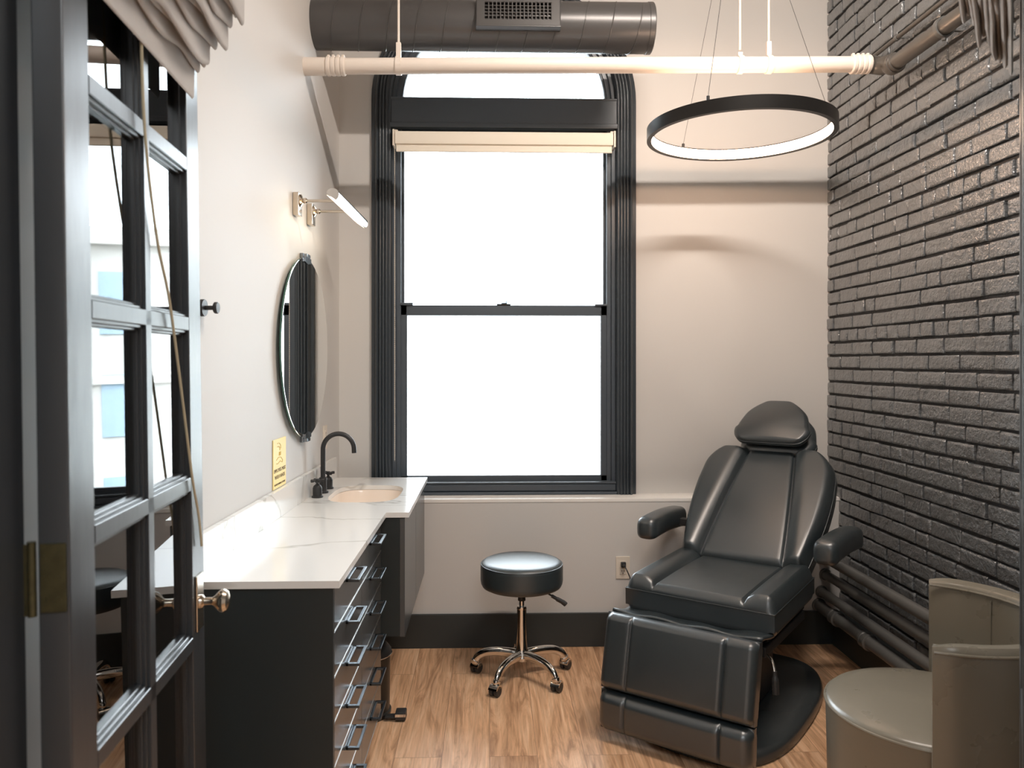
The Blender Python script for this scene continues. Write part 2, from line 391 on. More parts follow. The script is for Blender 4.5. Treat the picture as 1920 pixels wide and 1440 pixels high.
# brick wall
def brick_wall():
    mb = MB(); P = .0685; yb, ye = YW+.03, Y1
    i = 0; z = 0.0
    while z < ZC - .02:
        header = (i - 23) % 8 == 0
        y = yb - random.uniform(0, .16)
        if header: y = yb - random.uniform(0, .05)
        first = True
        zj0 = random.uniform(-.002, .002)
        ytop = yb
        while ytop > ye:
            L = (.098 if header else .204)*random.uniform(.93, 1.06)
            if not header and random.random() < .06: L *= .5
            if first: L *= random.uniform(.3, 1); first = False
            y1 = ytop; y0 = max(ye, ytop - L)
            if y1 - y0 > .02:
                g = random.uniform(.007, .012) if random.random() > .08 else .021
                one_brick(mb, y0+g*.5, y1-g*.5, z+random.uniform(.0038, .0070)+zj0, z+P-random.uniform(.0038, .0070)+zj0)
            ytop = y0
        z += P; i += 1
    return mb
def one_brick(mb, y0, y1, z0, z1):
    off = random.gauss(0, .0016); ty = random.gauss(0, .008); tz = random.gauss(0, .012)
    if random.random() < .03: off += random.choice((.004, -.005))
    ny = max(4, int((y1-y0)/.022)); nz = 5
    cr = random.uniform(.003, .008); rows = []
    def smp(n, a, c): return [0, .35*cr/(c-a), 1.2*cr/(c-a)] + [k/n for k in range(1, n)] + [1-1.2*cr/(c-a), 1-.35*cr/(c-a), 1]
    ys, zs = sorted(smp(ny, y0, y1)), sorted(smp(nz, z0, z1)); yc, zc = (y0+y1)/2, (z0+z1)/2
    seed = random.uniform(0, 50)
    def pt(fy, fz, x=None):
        y = y0+(y1-y0)*fy; z = z0+(z1-z0)*fz
        dy = min(fy, 1-fy)*(y1-y0); dz = min(fz, 1-fz)*(z1-z0)
        dd = min(cr, math.hypot(max(0, cr-dy), max(0, cr-dz)))
        drop = cr - math.sqrt(max(0, cr*cr-dd*dd))
        n = noise.noise(Vector((y*26, z*26, seed)))*.0022 + noise.noise(Vector((y*70, z*70, seed)))*.0009
        e = noise.noise(Vector((y*40, z*40, seed+9)))*.0022
        if x is None: x = XR + off + ty*(y-yc) + tz*(z-zc) + drop + n
        if fy in (0, 1): y += e
        if fz in (0, 1): z += e
        return (x, y, z)
    for fz in zs: rows.append([pt(fy, fz) for fy in ys])
    mb.grid(rows)
    n, m = len(ys), len(zs)
    loop = [(0, k) for k in range(n)] + [(i, n-1) for i in range(1, m)] + [(m-1, k) for k in range(n-2, -1, -1)] + [(i, 0) for i in range(m-2, 0, -1)]
    a = [rows[i][k] for i, k in loop]
    mb.grid([a, [(XR+.022, p[1], p[2]) for p in a]], wrap=True)
mb = brick_wall()
o = mb.build('wall_right', BRICK, None, 50, weld=False); tag(o, 'old brick wall painted glossy black with header courses', 'brick wall', kind='structure')
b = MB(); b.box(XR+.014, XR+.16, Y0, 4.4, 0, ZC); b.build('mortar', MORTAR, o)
# doorway wall and hall behind the camera
DX0, DX1, DZ = -.69, .83, 2.62
b = MB(); b.box(-1.1, DX0-.03, Y0, Y1-.012, 0, ZC); b.box(DX1+.05, XR+.16, Y0, Y1-.012, 0, ZC); b.box(DX0-.03, DX1+.05, Y0, Y1-.012, DZ+.04, ZC)
struct('wall_front', b, WHITE, 'white wall around the double doorway', 'wall')
b = MB(); b.prism([(DX0-.08, 0), (DX0+.034, 0), (DX0-.002, DZ), (DX0-.08, DZ)], 'y', Y0-.02, 1.138); b.box(DX1+.02, DX1+.09, Y0-.02, 1.12, 0, DZ, .003); b.box(DX0-.06, DX1+.09, Y0-.02, 1.12, DZ, DZ+.08, .003)
struct('trim_2', b, DOORP, 'black painted frame of the double doorway, cut by the photo edge', 'door frame')
b = MB(); b.box(-1.3, -1.2, -2.2, Y0, 0, 2.8); struct('wall_hall_left', b, WHITE, 'white hallway wall left of the doorway', 'wall')
b = MB(); b.box(1.9, 2.0, -2.2, Y0, 0, 2.8); struct('wall_hall_right', b, WHITE, 'white hallway wall right of the doorway', 'wall')
b = MB(); b.box(-1.3, 2.0, -2.3, -2.2, 0, 2.8); struct('wall_hall_back', b, WHITE, 'white hallway wall facing the doorway', 'wall')
b = MB(); b.box(-1.3, 2.0, -2.3, Y0, 2.8, 2.9); struct('ceiling_hall', b, CEIL, 'white ceiling of the hallway', 'ceiling')
# baseboards
b = MB(); b.box(wl(YL)+.01, XR-.02, YL-.016, YL, 0, .174, .003); struct('baseboard_back', b, BASEB, 'tall matte black baseboard under the window ledge', 'baseboard')
b = MB(); b.box(XR-.045, XR+.012, Y1+.02, YL-.017, 0, .175, .003)
struct('baseboard_right', b, BASEB, 'tall matte black baseboard under the brick wall', 'baseboard')

# ------------------------------------------------------------------ arched window
win = thing('window_1', 'tall arched sash window with glossy black fluted casing', 'window', (WX, YW, LEDGE_Z), kind='structure')
def arch_path(s, n=40):
    a, bb = WA - s, WBH - s; zs = ZS - LEDGE_Z
    p = [(-a, z) for z in (0, .25, .5, .75, 1.0, 1.25, 1.5, 1.75, 2.0)]
    p += [(a*math.cos(PI-PI*k/n), zs + bb*math.sin(PI-PI*k/n)) for k in range(n+1)]
    p += [(a, z) for z in (2.0, 1.75, 1.5, 1.25, 1.0, .75, .5, .25, 0)]
    return p
def arch_sweep(prof):
    """prof: list of (inset s, projection p towards the room)"""
    mb = MB(); rows = []
    for s, p in prof:
        rows.append([(x, -p, z) for x, z in arch_path(s)])
    mb.grid(rows)
    # bottom end caps
    for e in (0, -1): mb.add([r[e] for r in rows], [tuple(range(len(rows)))])
    return mb
prof = [(0, -.02), (0, .018), (.003, .022), (.018, .024), (.021, .028), (.024, .040), (.030, .045), (.036, .040), (.039, .033)]
for k in range(3):
    s0 = .041 + k*.0165
    prof += [(s0, .036), (s0+.003, .041), (s0+.0075, .043), (s0+.012, .041), (s0+.0145, .035)]
prof += [(.092, .032), (.096, .034), (.100, .034), (.105, .030), (.108, .018), (.110, .006), (.112, -.02)]
o = arch_sweep(prof).build('casing', TRIM, win, 50)
o = arch_sweep([(.108, .0), (.128, .0), (.130, -.02), (.150, -.021), (.1515, -.0225), (.152, -.026), (.1522, -.12), (.108, -.12)]).build('inner_frame', TRIMF, win, 40)
# white line where the casing meets the wall is caulk
zz = lambda z: z - LEDGE_Z
b = MB(); b.box(-.60, .60, -.03, .07, zz(2.735), zz(2.874), .003); b.box(-.605, .605, -.036, .02, zz(2.716), zz(2.742), .004); b.box(-.60, .60, -.034, .0, zz(2.866), zz(2.876), .002)
b.build('transom_bar', TRIMF, win)
b = MB(); b.box(-.60, .60, -.036, .07, .002, .016, .003); b.box(-.598, .598, -.022, .07, .016, .058, .008, 3); b.box(-.596, .596, -.028, .07, .058, .068, .003)
b.build('window_stool', TRIMF, win)
def sash(name, ho, hi, z0, zb, zt, z1, y0, y1):
    mb = MB(); mb.box(-ho, -hi, y0, y1, zz(z0), zz(z1), .003); mb.box(hi, ho, y0, y1, zz(z0), zz(z1), .003)
    mb.box(-ho, ho, y0, y1, zz(z0), zz(zb), .003); mb.box(-ho, ho, y0, y1, zz(zt), zz(z1), .003)
    o = mb.build(name, TRIMF, win)
    g = MB(); g.box(-hi-.004, hi+.004, (y0+y1)/2-.002, (y0+y1)/2+.002, zz(zb)-.004, zz(zt)+.004); g.build('pane', WINGLASS, o)
    return o
lo = sash('lower_sash', .556, .5215, .825, .862, 1.722, 1.778, .026, .058)
b = MB(); b.box(-.556, -.49, .014, .03, zz(1.776), zz(1.790), .002); b.box(.49, .556, .014, .03, zz(1.774), zz(1.784), .002); b.build('sash_lift_rail', TRIMF, lo)
b = MB(); b.box(-.04, .035, .020, .05, zz(1.777), zz(1.785), .002); b.cyl((0, .034, zz(1.785)), (0, .034, zz(1.790)), .016); b.box(.008, .013, .02, .06, zz(1.785), zz(1.802), .001); b.build('sash_lock', LOCKM, lo)
sash('upper_sash', .575, .540, 1.735, 1.77, 2.62, 2.735, .062, .092)
g = MB(); ga, gb = WA-.158, WBH-.158
g.prism([(ga*math.cos(PI*k/40), zz(ZS) + gb*math.sin(PI*k/40)) for k in range(41)], 'y', .05, .054); g.build('arch_pane', WINGLASS, win)
rows = []
for s, p in ((.150, -.04), (.150, -.03), (.158, -.03), (.163, -.04), (.163, -.07), (.150, -.07)):
    a, bb = WA-s, WBH-s
    rows.append([(a*math.cos(PI-PI*k/40), -p, zz(ZS) + .004 + bb*math.sin(PI-PI*k/40)) for k in range(41)])
g = MB(); g.grid(rows); g.build('arch_glazing_bead', TRIMF, win)

# roller blind
bl = thing('roller_blind', 'ivory roller blind rolled up at the top of the arched window', 'roller blind', (WX, YW-.05, 2.60))
b = MB(); rows = []
for x in (-.575, .575):
    rows.append([(x, .02+y, z) for y, z in ((-.035, .02), (-.037, .03), (-.037, .075), (-.03, .086), (.03, .086), (.03, .02))])
b.grid(rows, wrap=True)
for r in rows: b.add(r, [tuple(range(6))])
b.build('cassette', BLINDF, bl)
b = MB(); b.box(-.57, .57, -.004, .0, -.018, .03, .001); b.box(-.57, .57, -.008, .004, -.020, -.010, .002); b.build('fabric', BLINDF, bl)
for sx in (-1, 1):
    b = MB(); x = sx*.583; b.box(x-.005, x+.005, -.022, .05, .008, .094, .002); b.box(x-.02 if sx > 0 else x, x if sx > 0 else x+.02, .0, .05, .088, .097, .001); b.build('bracket', PLATE, bl)
b = MB()
n = 150
for k in range(n):
    z = .01 - k*(1.66/n)
    b.lathe([(.0012, -.0045), (.0022, -.003), (.0022, .003), (.0012, .0045)], 6, Matrix.Translation((-.578, -.004, z)))
    
b.build('bead_chain', PLATE, bl)
b = MB(); b.tube([(-.578, -.004, .01), (-.578, -.004, -1.65)], .0009, 6); b.build('chain_cord', PLATE, bl)

# building over the street, far brighter than the room
bd = thing('building', 'pale apartment building over the street, washed out by daylight', 'building', (3.0, 26, -8), -.25, kind='structure')
FAC = mat('pale_facade', rgb(226, 222, 214), .9); FWIN = mat('facade_window_sky_tint', rgb(168, 190, 204), .3)  # window colour is pale blue to stand in for reflected sky
b = MB(); b.box(-13, 13, 0, 8, 0, 13.2); b.box(-13.3, 13.3, -.3, 8, 13.2, 13.7); b.box(-13.1, 13.1, -.15, 8, 9.0, 9.25); b.build('facade', FAC, bd)
for r in range(4):
    for c in range(9):
        b = MB(); x = -12+c*2.9; b.box(x, x+1.3, -.06, .05, 1.2+r*3.1, 3.1+r*3.1, .02); w = b.build('window', FWIN, bd)
# ------------------------------------------------------------------ french doors
def french_door(name, label, hinge, ang, mirror, lean=0.0, knob=True):
    """local: x along the leaf from the hinge edge, y thickness (0 = hall face, towards -y), z up"""
    d = thing(name, label, 'door', hinge, ang, kind='structure')
    d.rotation_euler = (lean, 0, ang)
    W, T, HT = .672, .044, 2.58
    sy = 1 if not mirror else -1
    def ys(a, b_): return (a, b_) if not mirror else (-b_, -a)
    st = .088
    y0, y1 = ys(0, T)
    for x0, x1 in ((0, st), (W-st, W)):
        b = MB(); b.box(x0, x1, y0, y1, .008, HT, .003); b.build('stile', DOORP, d)
    b = MB(); b.box(st, W-st, y0, y1, .008, .26, .003); b.build('bottom_rail', DOORP, d)
    b = MB(); b.box(st, W-st, y0, y1, HT-.11, HT, .003); b.build('top_rail', DOORP, d)
    zs = [.50, .854, 1.207, 1.561, 1.914, 2.267]
    mw = .030
    b = MB(); xc = W/2
    def bead(mb, a0, a1, c0, c1, vert):
        # muntin with stepped mouldings on both faces
        for (dw, yy0, yy1) in ((0, .0, T), (.006, .006, T-.006), (.011, .013, T-.013)):
            q0, q1 = ys(yy0, yy1)
            if vert: mb.box(a0-dw, a1+dw, q0, q1, c0, c1, .0015, 1)
            else: mb.box(c0, c1, q0, q1, a0-dw, a1+dw, .0015, 1)
    bead(b, xc-mw/2, xc+mw/2, .26, HT-.11, True)
    for z in zs: bead(b, z-mw/2, z+mw/2, st, W-st, False)
    for x in (st, W-st):   # glazing stops on the stiles
        q0, q1 = ys(.013, T-.013); b.box(x-.001 if x < .3 else x-.011, x+.011 if x < .3 else x+.001, q0, q1, .26, HT-.11)
    b.build('muntin_grid', DOORP, d)
    q0, q1 = ys(T/2-.0015, T/2+.0015)
    b = MB(); b.box(st-.005, W-st+.005, q0, q1, .255, HT-.105); b.build('glazing', DOORGLASS, d)
    # butt hinges: leaves on the edge, knuckle at the room side
    for z in ((.22, 1.115, 2.2)):
        b = MB(); e0, e1 = ys(.004, T-.004); b.box(-.003, .0005, e0, e1, z, z+.10, .0008, 1)
        k0 = T+.006 if not mirror else -(T+.006)
        l0, l1 = ys(T+.010, T+.046); b.box(-.0035, -.0005, l0, l1, z-.004, z+.10, .0008, 1)
        b.cyl((-.004, k0, z-.004), (-.004, k0, z+.104), .006, n=12)
        for zz_ in (.02, .05, .08):
            for yy in ((.014, .034) if not mirror else (-.014, -.034)):
                b.cyl((-.0042, yy, z+zz_), (-.0025, yy, z+zz_), .0035, n=10)
        b.build('hinge', HINGE, d)
    if knob:
        kx, kz = W-.046, .935; f = -1 if not mirror else 1
        for side in (0, 1):
            b = MB(); base = 0.0 if side == 0 else (T if not mirror else -T); dr = f if side == 0 else -f
            L = .068 if side == 0 else .045
            M = frame((kx, base, kz), (1, 0, 0), (0, 0, 1) if dr < 0 else (0, 0, -1), (0, dr, 0))
            b = MB(M); b.box(-.024, .024, -.062, .062, 0, .005, .002); p = b.build('knob_plate', BRASSK, d)
            k_ = L/.068
            b = MB(M); b.lathe([(.001, .003), (.016, .004), (.015, .010), (.009, .014), (.0085, .030*k_), (.012, .036*k_), (.021, .044*k_), (.026, .051*k_), (.0265, .057*k_), (.022, .064*k_), (.012, .0675*k_), (.001, .068*k_)], 32); b.build('knob', BRASSK, p)
    return d
HX, HY = -.5956, 1.145
LEAN = -.013
angL = PI/2 + math.radians(4.6)
french_door('door_1', 'open black French door leaf with glass panes and brass knob', (HX, HY, 0), angL, False, lean=LEAN)
angR = PI/2 - .604
french_door('door_2', 'open black French door leaf seen edge-on at the photo edge', (.808, 1.150, 0), angR, True, knob=False)

# folded roman shades hanging on the hall faces of the doors
def roman_shade(name, label, hinge, ang, mirror, x0, x1, zb, gd=.035, rise=.0165, nf=9, pt=.0115, b0=.055):
    s = thing(name, label, 'roman shade', hinge, ang)
    if not mirror: s.rotation_euler = (LEAN, 0, ang)
    f = -1 if not mirror else 1
    # cross-section: back sheet down to the hem, then serpentine folds coming forward and up
    sec = [(.012, zb+.46), (.012, zb+.2), (.012, zb+.01), (.015, zb), (.019, zb+.004), (.020, zb+b0*.8), (.021, zb+b0*.8+gd)]
    for k in range(nf):
        y = .022 + k*pt; zl = zb + b0 + rise*k + .012*math.sin(k*2.1); zh = zb + .43
        sec += [(y+pt*q, zl+h) for q, h in ((.015, gd), (.05, .7*.008+.0024), (.19, .0015), (.48, -.001), (.78, .0015), (.94, .008), (.985, gd))]
    sec += [(.022+nf*pt+.004, zb+.40), (.022+nf*pt-.01, zb+.46)]
    b = MB(); rows = []
    n = 26
    for i in range(n+1):
        t = i/n; x = x0+(x1-x0)*t; row = []
        for j, (y, z) in enumerate(sec):
            k = min(nf-1, max(0, (j-7)//7))
            w = 0 if j < 7 else 1
            dz = w*(.010*math.sin(t*9+k*1.7) + .008*noise.noise(Vector((t*5, k*.9, 3.1))) - .018*(1-(2*t-1)**2)*(k % 3)/2)
            dx = w*.006*math.sin(k*2.7)*(2*t-1) + (.014*(k/nf)*w if i == n else 0)
            row.append((x+dx, f*(y + w*.003*noise.noise(Vector((t*7, k*1.3, 8.0)))), z+dz))
        rows.append(row)
    b.grid(rows, wrap=True); b.add(rows[0], [tuple(range(len(sec)))]); b.add(rows[-1], [tuple(range(len(sec)))]); o = b.build('folded_fabric', FABRIC, s, 70)
    b = MB(); b.box(x0, x1, f*.002, f*.026, zb+.45, zb+.475, .003); b.build('headrail', CORD, s)
    return s
sh = roman_shade('roman_shade', 'grey linen roman shade gathered in folds on the glass door beside the white wall', (HX, HY, 0), angL, False, .035, .578, 2.055)
b = MB(); f = -1
cp = [(.26, -.014, 2.42), (.28, -.012, 2.10), (.30, -.010, 1.90), (.36, -.008, 1.72), (.43, -.008, 1.60), (.50, -.007, 1.42), (.57, -.007, 1.22), (.61, -.008, 1.13), (.628, -.008, 1.06)]
b.tube(spline(cp, 8), .0028, 8); b.build('pull_cord', CORD, sh)
roman_shade('roman_shade', 'grey linen roman shade hanging at the top right photo corner by the brick wall', (.808, 1.150, 0), angR, True, .04, .60, 2.10, .007, .0175, 9, .0098, .016)

# ------------------------------------------------------------------ vanity
HC = .88
Xc0, Xc1, Yc0, Ys, Yc1 = -.409, -.319, 2.118, 3.065, 3.985
# worktop with sink cut-out
def sup(cx, cy, ax, ay, n=40, e=3.4):
    out = []
    for k in range(n):
        t = 2*PI*k/n; c, s_ = math.cos(t), math.sin(t)
        out.append((cx+ax*math.copysign(abs(c)**(2/e), c), cy+ay*math.copysign(abs(s_)**(2/e), s_)))
    return out
SX, SY, SAX, SAY = -.555, 3.515, .155, .225
wt = thing('worktop', 'white veined quartz worktop stepped forward around the sink', 'worktop', (-.6, 3.0, HC))
T0 = Matrix.Translation((.6, -3.0, -HC))
b = MB(T0); g = .003
outer = [(wl(Yc0)+g, Yc0), (Xc0, Yc0), (Xc0, Ys), (Xc1, Ys), (Xc1, Yc1), (wl(Yc1)+g, Yc1)]
b.prism(outer, 'z', HC-.020, HC, [sup(SX, SY, SAX, SAY)]); b.build('slab', QUARTZ, wt, 30)
b = MB(T0); b.prism([(wl(Yc0)+g, Yc0), (wl(Yc0)+g+.019, Yc0), (wl(Yc1)+g+.019, Yc1), (wl(Yc1)+g, Yc1)], 'z', HC+.0005, HC+.105); b.build('backsplash', QUARTZ, wt, 30)
sk = thing('sink', 'biscuit undermount sink bowl set into the white worktop', 'sink', (SX, SY, HC-.16))
b = MB(); rows = []
for sc_, z in ((1.06, .1385), (1.005, .1385), (.99, .13), (.96, .10), (.92, .05), (.86, .022), (.75, .008), (.4, .002), (.12, .0), (.115, -.006)):
    rows.append([(x, y, z) for x, y in sup(0, 0, SAX*sc_, SAY*sc_)])
rows2 = [[(p[0]*1.02, p[1]*1.02, p[2]-.008) for p in r] for r in rows]
b.grid(rows, wrap=True); b.grid([rows[0], rows2[0]], wrap=True); b.grid(rows2, wrap=True); b.add(rows2[-1], [tuple(range(40))]); b.build('bowl', PORC, sk, 50)
b = MB(); b.lathe([(.001, .002), (.020, .002), (.022, .0), (.022, -.006)], 24); b.build('drain', CHROME, sk)
# drawer cabinet: six drawers, two columns
dc = thing('drawer_cabinet', 'charcoal drawer cabinet with two columns of six drawers and square steel pulls', 'drawer cabinet', (-.6, Yc0, 0))
Yd0, Yd1, XF = Yc0+.012, Ys-.004, -.428
L = lambda x, y: (x+.6, y-Yc0)
b = MB(Matrix.Translation((.6, -Yc0, 0)))
b.box(wl(3.1)+.004, XF-.0205, Yd0+.016, Yd1, .10, HC-.021); b.box(wl(3.1)+.004, XF, Yd0, Yd0+.016, .0, HC-.021, .001); b.box(wl(3.1)+.03, XF-.06, Yd0+.016, Yd1, 0, .10)
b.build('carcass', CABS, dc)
zt, zbm = HC-.024, .105; dh = (zt-zbm)/6; ymid = (Yd0+.016+Yd1)/2
for c, (ya, yb_) in enumerate(((Yd0+.018, ymid-.0015), (ymid+.0015, Yd1-.001))):
    for r in range(6):
        z1 = zt - r*dh - .002; z0 = zt - (r+1)*dh + .002
        b = MB(Matrix.Translation((.6, -Yc0, 0))); b.box(XF-.020, XF, ya, yb_, z0, z1, .001, 1); dr = b.build('drawer', CAB, dc)
        b = MB(Matrix.Translation((.6, -Yc0, 0))); b.box(XF-.019, XF+.0012, ya, yb_, z0-.0016, z0+.0004); b.build('edge_strip', EDGE, dr)
        yc = (ya+yb_)/2 + .015; hz = z1 - .030
        b = MB(Matrix.Translation((.6, -Yc0, 0)))
        x0, x1 = XF+.0005, XF+.040; w = .075
        b.box(x1-.009, x1, yc-w, yc+w, hz-.004, hz+.004, .001, 1)
        b.box(x0, x1-.008, yc-w, yc-w+.012, hz-.004, hz+.004, .001, 1); b.box(x0, x1-.008, yc+w-.012, yc+w, hz-.004, hz+.004, .001, 1)
        b.box(x0, x0+.007, yc-w, yc+w, hz-.004, hz+.004, .001, 1)
        b.build('handle', HANDLE, dr)
# wall hung sink cabinet
sc = thing('sink_cabinet', 'charcoal wall-hung cabinet with two doors under the sink', 'cabinet', (-.55, 3.5, .39))
T2 = Matrix.Translation((.55, -3.5, -.39)); XS = -.335
b = MB(T2); xi = wl(3.98)+.004
b.box(xi, XS-.02, Ys+.004, Ys+.020, .39, HC-.021); b.box(xi, XS-.02, Yc1-.018, Yc1-.002, .39, HC-.021); b.box(xi, XS-.02, Ys+.02, Yc1-.018, .39, .406); b.box(xi, xi+.012, Ys+.02, Yc1-.018, .406, HC-.021)
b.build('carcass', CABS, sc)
for ya, yb_ in ((Ys+.003, 3.527), (3.532, Yc1-.001)):
    b = MB(T2); b.box(XS-.020, XS, ya, yb_, .388, HC-.023, .001, 1); b.build('door', CAB, sc)
# faucet
fc = thing('faucet', 'matte black gooseneck faucet with two cross handles behind the sink', 'faucet', (-.755, 3.53, HC+.0006))
b = MB(); b.lathe([(.001, 0), (.025, 0), (.025, .006), (.0185, .009), (.017, .012), (.017, .058), (.019, .060), (.019, .066), (.0165, .069), (.0105, .072), (.001, .072)], 32)
pts = [(0, 0, .06), (0, 0, .12), (0, 0, .19)] + arc((.070, .197), .070, PI, -.06, 24) + [(.1405, 0, .180)]
b.tube(pts, .0108, 18); b.build('spout', BLACKM, fc)
for sy in (-.115, .115):
    b = MB(Matrix.Translation((.0, sy, 0))); b.lathe([(.001, 0), (.025, 0), (.025, .005), (.0205, .008), (.0205, .040), (.016, .051), (.009, .056), (.006, .060), (.006, .070), (.001, .070)], 28)
    h = b.build('handle', BLACKM, fc)
    b = MB(Matrix.Translation((0, sy, .073)) @ Matrix.Rotation(.62, 4, 'Z'))
    for a in range(4):
        c, s_ = math.cos(a*PI/2), math.sin(a*PI/2); b.cyl((0, 0, 0), (c*.020, s_*.020, 0), .0048, n=12); b.cyl((c*.018, s_*.018, 0), (c*.029, s_*.029, 0), .0068, n=14)
    b.lathe([(.001, -.008), (.009, -.008), (.010, 0), (.009, .007), (.001, .008)], 20); b.build('cross_grip', BLACKM, h)
# pedal bin
tb = thing('pedal_bin', 'slim black pedal bin under the sink cabinet', 'trash can', (-.515, 3.26, 0))
b = MB(); b.lathe([(.001, 0), (.098, 0), (.102, .006), (.102, .018), (.095, .022), (.098, .25), (.094, .254), (.001, .254)], 40); b.build('body', mat('bin_black_steel', rgb(52, 52, 50), .3, metal=.5), tb)
b = MB(); b.lathe([(.101, .252), (.103, .256), (.102, .268), (.09, .284), (.06, .296), (.001, .300)], 40); b.build('lid', BLACKP, tb); b = MB(); b.tube([(.1035*math.cos(2*PI*k/48), .1035*math.sin(2*PI*k/48), .254) for k in range(48)], .0025, 8, closed=True); b.build('lid_rim', CHROME, tb)
b = MB(); b.box(.085, .135, -.08, -.045, .012, .020, .002); b.box(.128, .172, -.088, -.036, .006, .040, .005); pd = b.build('pedal', BLACKP, tb); b = MB(); b.box(.1285, .1715, -.0892, -.0880, .022, .034, .0005, 1); b.build('pedal_trim', CHROME, pd)

# ------------------------------------------------------------------ left wall fittings
XM = wl(3.38)
mr = thing('wall_mirror', 'round frameless mirror held by two clips on the white wall', 'mirror', (XM, 3.38, 1.535), math.atan(-.0196)); mr.scale = (1, .966, .966)
rot = frame((0, 0, 0), (0, 1, 0), (0, 0, 1), (1, 0, 0))
b = MB(rot); b.lathe([(.402, .0215), (.4005, .023), (.398, .0235), (.001, .0235)], 96, caps=False); b.build('glass', MIRROR, mr, 20)
b = MB(rot); b.lathe([(.001, .016), (.402, .016), (.4025, .0215)], 96, caps=False); b.build('glass_edge', MIREDGE, mr, 20)
for sz in (-1, 1):
    b = MB(); z = sz*.392
    b.box(.001, .016, -.035, .035, min(z, z+sz*.03), max(z, z+sz*.03), .002)
    b.box(.012, .032, -.028, .028, min(z+sz*.012, z+sz*.028), max(z+sz*.012, z+sz*.028), .003)
    ring = []
    for k in range(13):
        t = -.13 + .26*k/12; ring.append((t*.40, sz*.40*math.cos(t)))
    outer_ = [(y, z_ + sz*.006) for y, z_ in ring]; inner_ = [(y, z_ - sz*(.026 - .9*abs(y)**1.0*.25)) for y, z_ in ring][::-1]
    b.prism(outer_ + inner_, 'x', .0245, .029)
    b.build('clip', mat('smoky_chrome_clip', rgb(150, 156, 162), .15, metal=1.0), mr)
vl = thing('vanity_light', 'chrome bar light on two wall arms above the mirror', 'wall light', (wl(3.37), 3.37, 2.13), math.atan(-.0196))
for sy in (-.11, .12):
    b = MB(); b.box(.001, .026, sy-.028, sy+.028, -.045, .05, .003); m_ = b.build('mount', NICKEL, vl)
    b = MB(frame((.026, sy, .018), (0, 1, 0), (0, 0, 1), (1, 0, 0))); b.lathe([(.001, .0), (.026, .0), (.027, .004), (.018, .009), (.010, .012), (.012, .018), (.012, .024), (.007, .03), (.001, .03)], 28); b.build('rosette', NICKEL, m_)
    b = MB(); b.cyl((.05, sy, .018), (.192, sy, .018), .0062, n=14); b.build('arm', NICKEL, vl)
b = MB(); sec = [(-.026, .004), (-.022, .016), (-.012, .023), (.002, .025), (.014, .021), (.022, .012), (.024, .0), (.021, -.012), (.012, -.022)]
rows = [[(.208+y, yy, z) for y, z in sec] for yy in (-.32, .32)]
b.grid(rows, wrap=True)
for r in rows: b.add(r, [tuple(range(len(r)))])
b.build('bar', CHROME, vl, 40)
b = MB(); b.add([(.208-.0265, -.31, .001), (.208+.009, -.31, -.0235), (.208+.009, .31, -.0235), (.208-.0265, .31, .001)], [(0, 1, 2, 3)]); b.build('led_diffuser', VLED, vl)
hk = thing('coat_hook', 'small black round coat hook on the white wall', 'coat hook', (wl(2.27), 2.27, 1.633), math.atan(-.0196))
b = MB(frame((0, 0, 0), (0, 1, 0), (0, 0, 1), (1, 0, 0))); b.lathe([(.001, .0005), (.025, .0005), (.025, .009), (.024, .011), (.001, .011)], 36); b.build('wall_plate', BLACKM, hk)
b = MB(frame((0, 0, 0), (0, 1, 0), (0, 0, 1), (1, 0, 0))); b.cyl((0, 0, .01), (0, 0, .04), .0065, n=16); b.lathe([(.001, .038), (.015, .038), (.017, .040), (.017, .047), (.015, .049), (.001, .049)], 32); b.build('peg', BLACKM, hk)
sg = thing('hand_washing_sign', 'small yellow hand-washing notice on the white wall above the worktop', 'sign', (wl(3.04), 3.04, 1.085), math.atan(-.0196))
b = MB(); b.box(.001, .004, -.085, .085, -.098, .092, .001, 1); b.build('plate', SIGN, sg)
fr = lambda y, z: frame((.0043, y, z), (0, 1, 0), (0, 0, 1), (1, 0, 0))
text_obj('notice_text', 'EMPLOYEES MUST', .0195, SIGNT, fr(0, -.030), sg); text_obj('notice_text', 'WASH HANDS', .0205, SIGNT, fr(0, -.055), sg)
text_obj('small_print', 'BEFORE RETURNING TO WORK', .0098, SIGNT, fr(0, -.083), sg)
b = MB()   # faint outlined hands and tap pictogram
def ol(pts, r=.0012): b.tube([(.0045, y, z) for y, z in pts], r, 6)
ol([(-.035, .075), (-.01, .075), (.008, .066), (.010, .052)]); ol([(-.035, .062), (-.012, .062), (-.004, .055), (-.002, .046)])
for k in range(3): ol([(-.010+k*.010, .040), (-.012+k*.010, .026)])
ol([(-.045, .012), (-.02, .020), (.012, .018), (.036, .004), (.030, -.004), (.004, .004), (-.03, -.004), (-.045, -.002)])
b.build('hands_pictogram', mat('sign_faint_ink', rgb(214, 178, 88), .6), sg)
def outlet(name, label, loc, rz, plug):
    t = thing(name, label, 'wall outlet', loc, rz)
    b = MB(); b.box(-.036, .036, -.006, -.0005, -.058, .058, .002); b.build('cover_plate', PLATE, t)
    b = MB(); b.box(-.017, .017, -.0085, -.005, -.034, .034, .0015)
    b.build('receptacle', PLATE, t)
    for zc in (-.019, .019):
        b = MB()
        for dx in (-.0065, .0065): b.box(dx-.0012, dx+.0012, -.0089, -.0080, zc-.002, zc+.006)
        b.cyl((0, -.0089, zc-.009), (0, -.0080, zc-.009), .0024, n=10); b.build('socket_slots', DARK, t)
    return t
ow = wl(3.80); outlet('wall_outlet', 'white outlet plate on the side wall behind the black faucet', (ow, 3.80, 1.105), PI/2 + math.atan(-.0196), False)
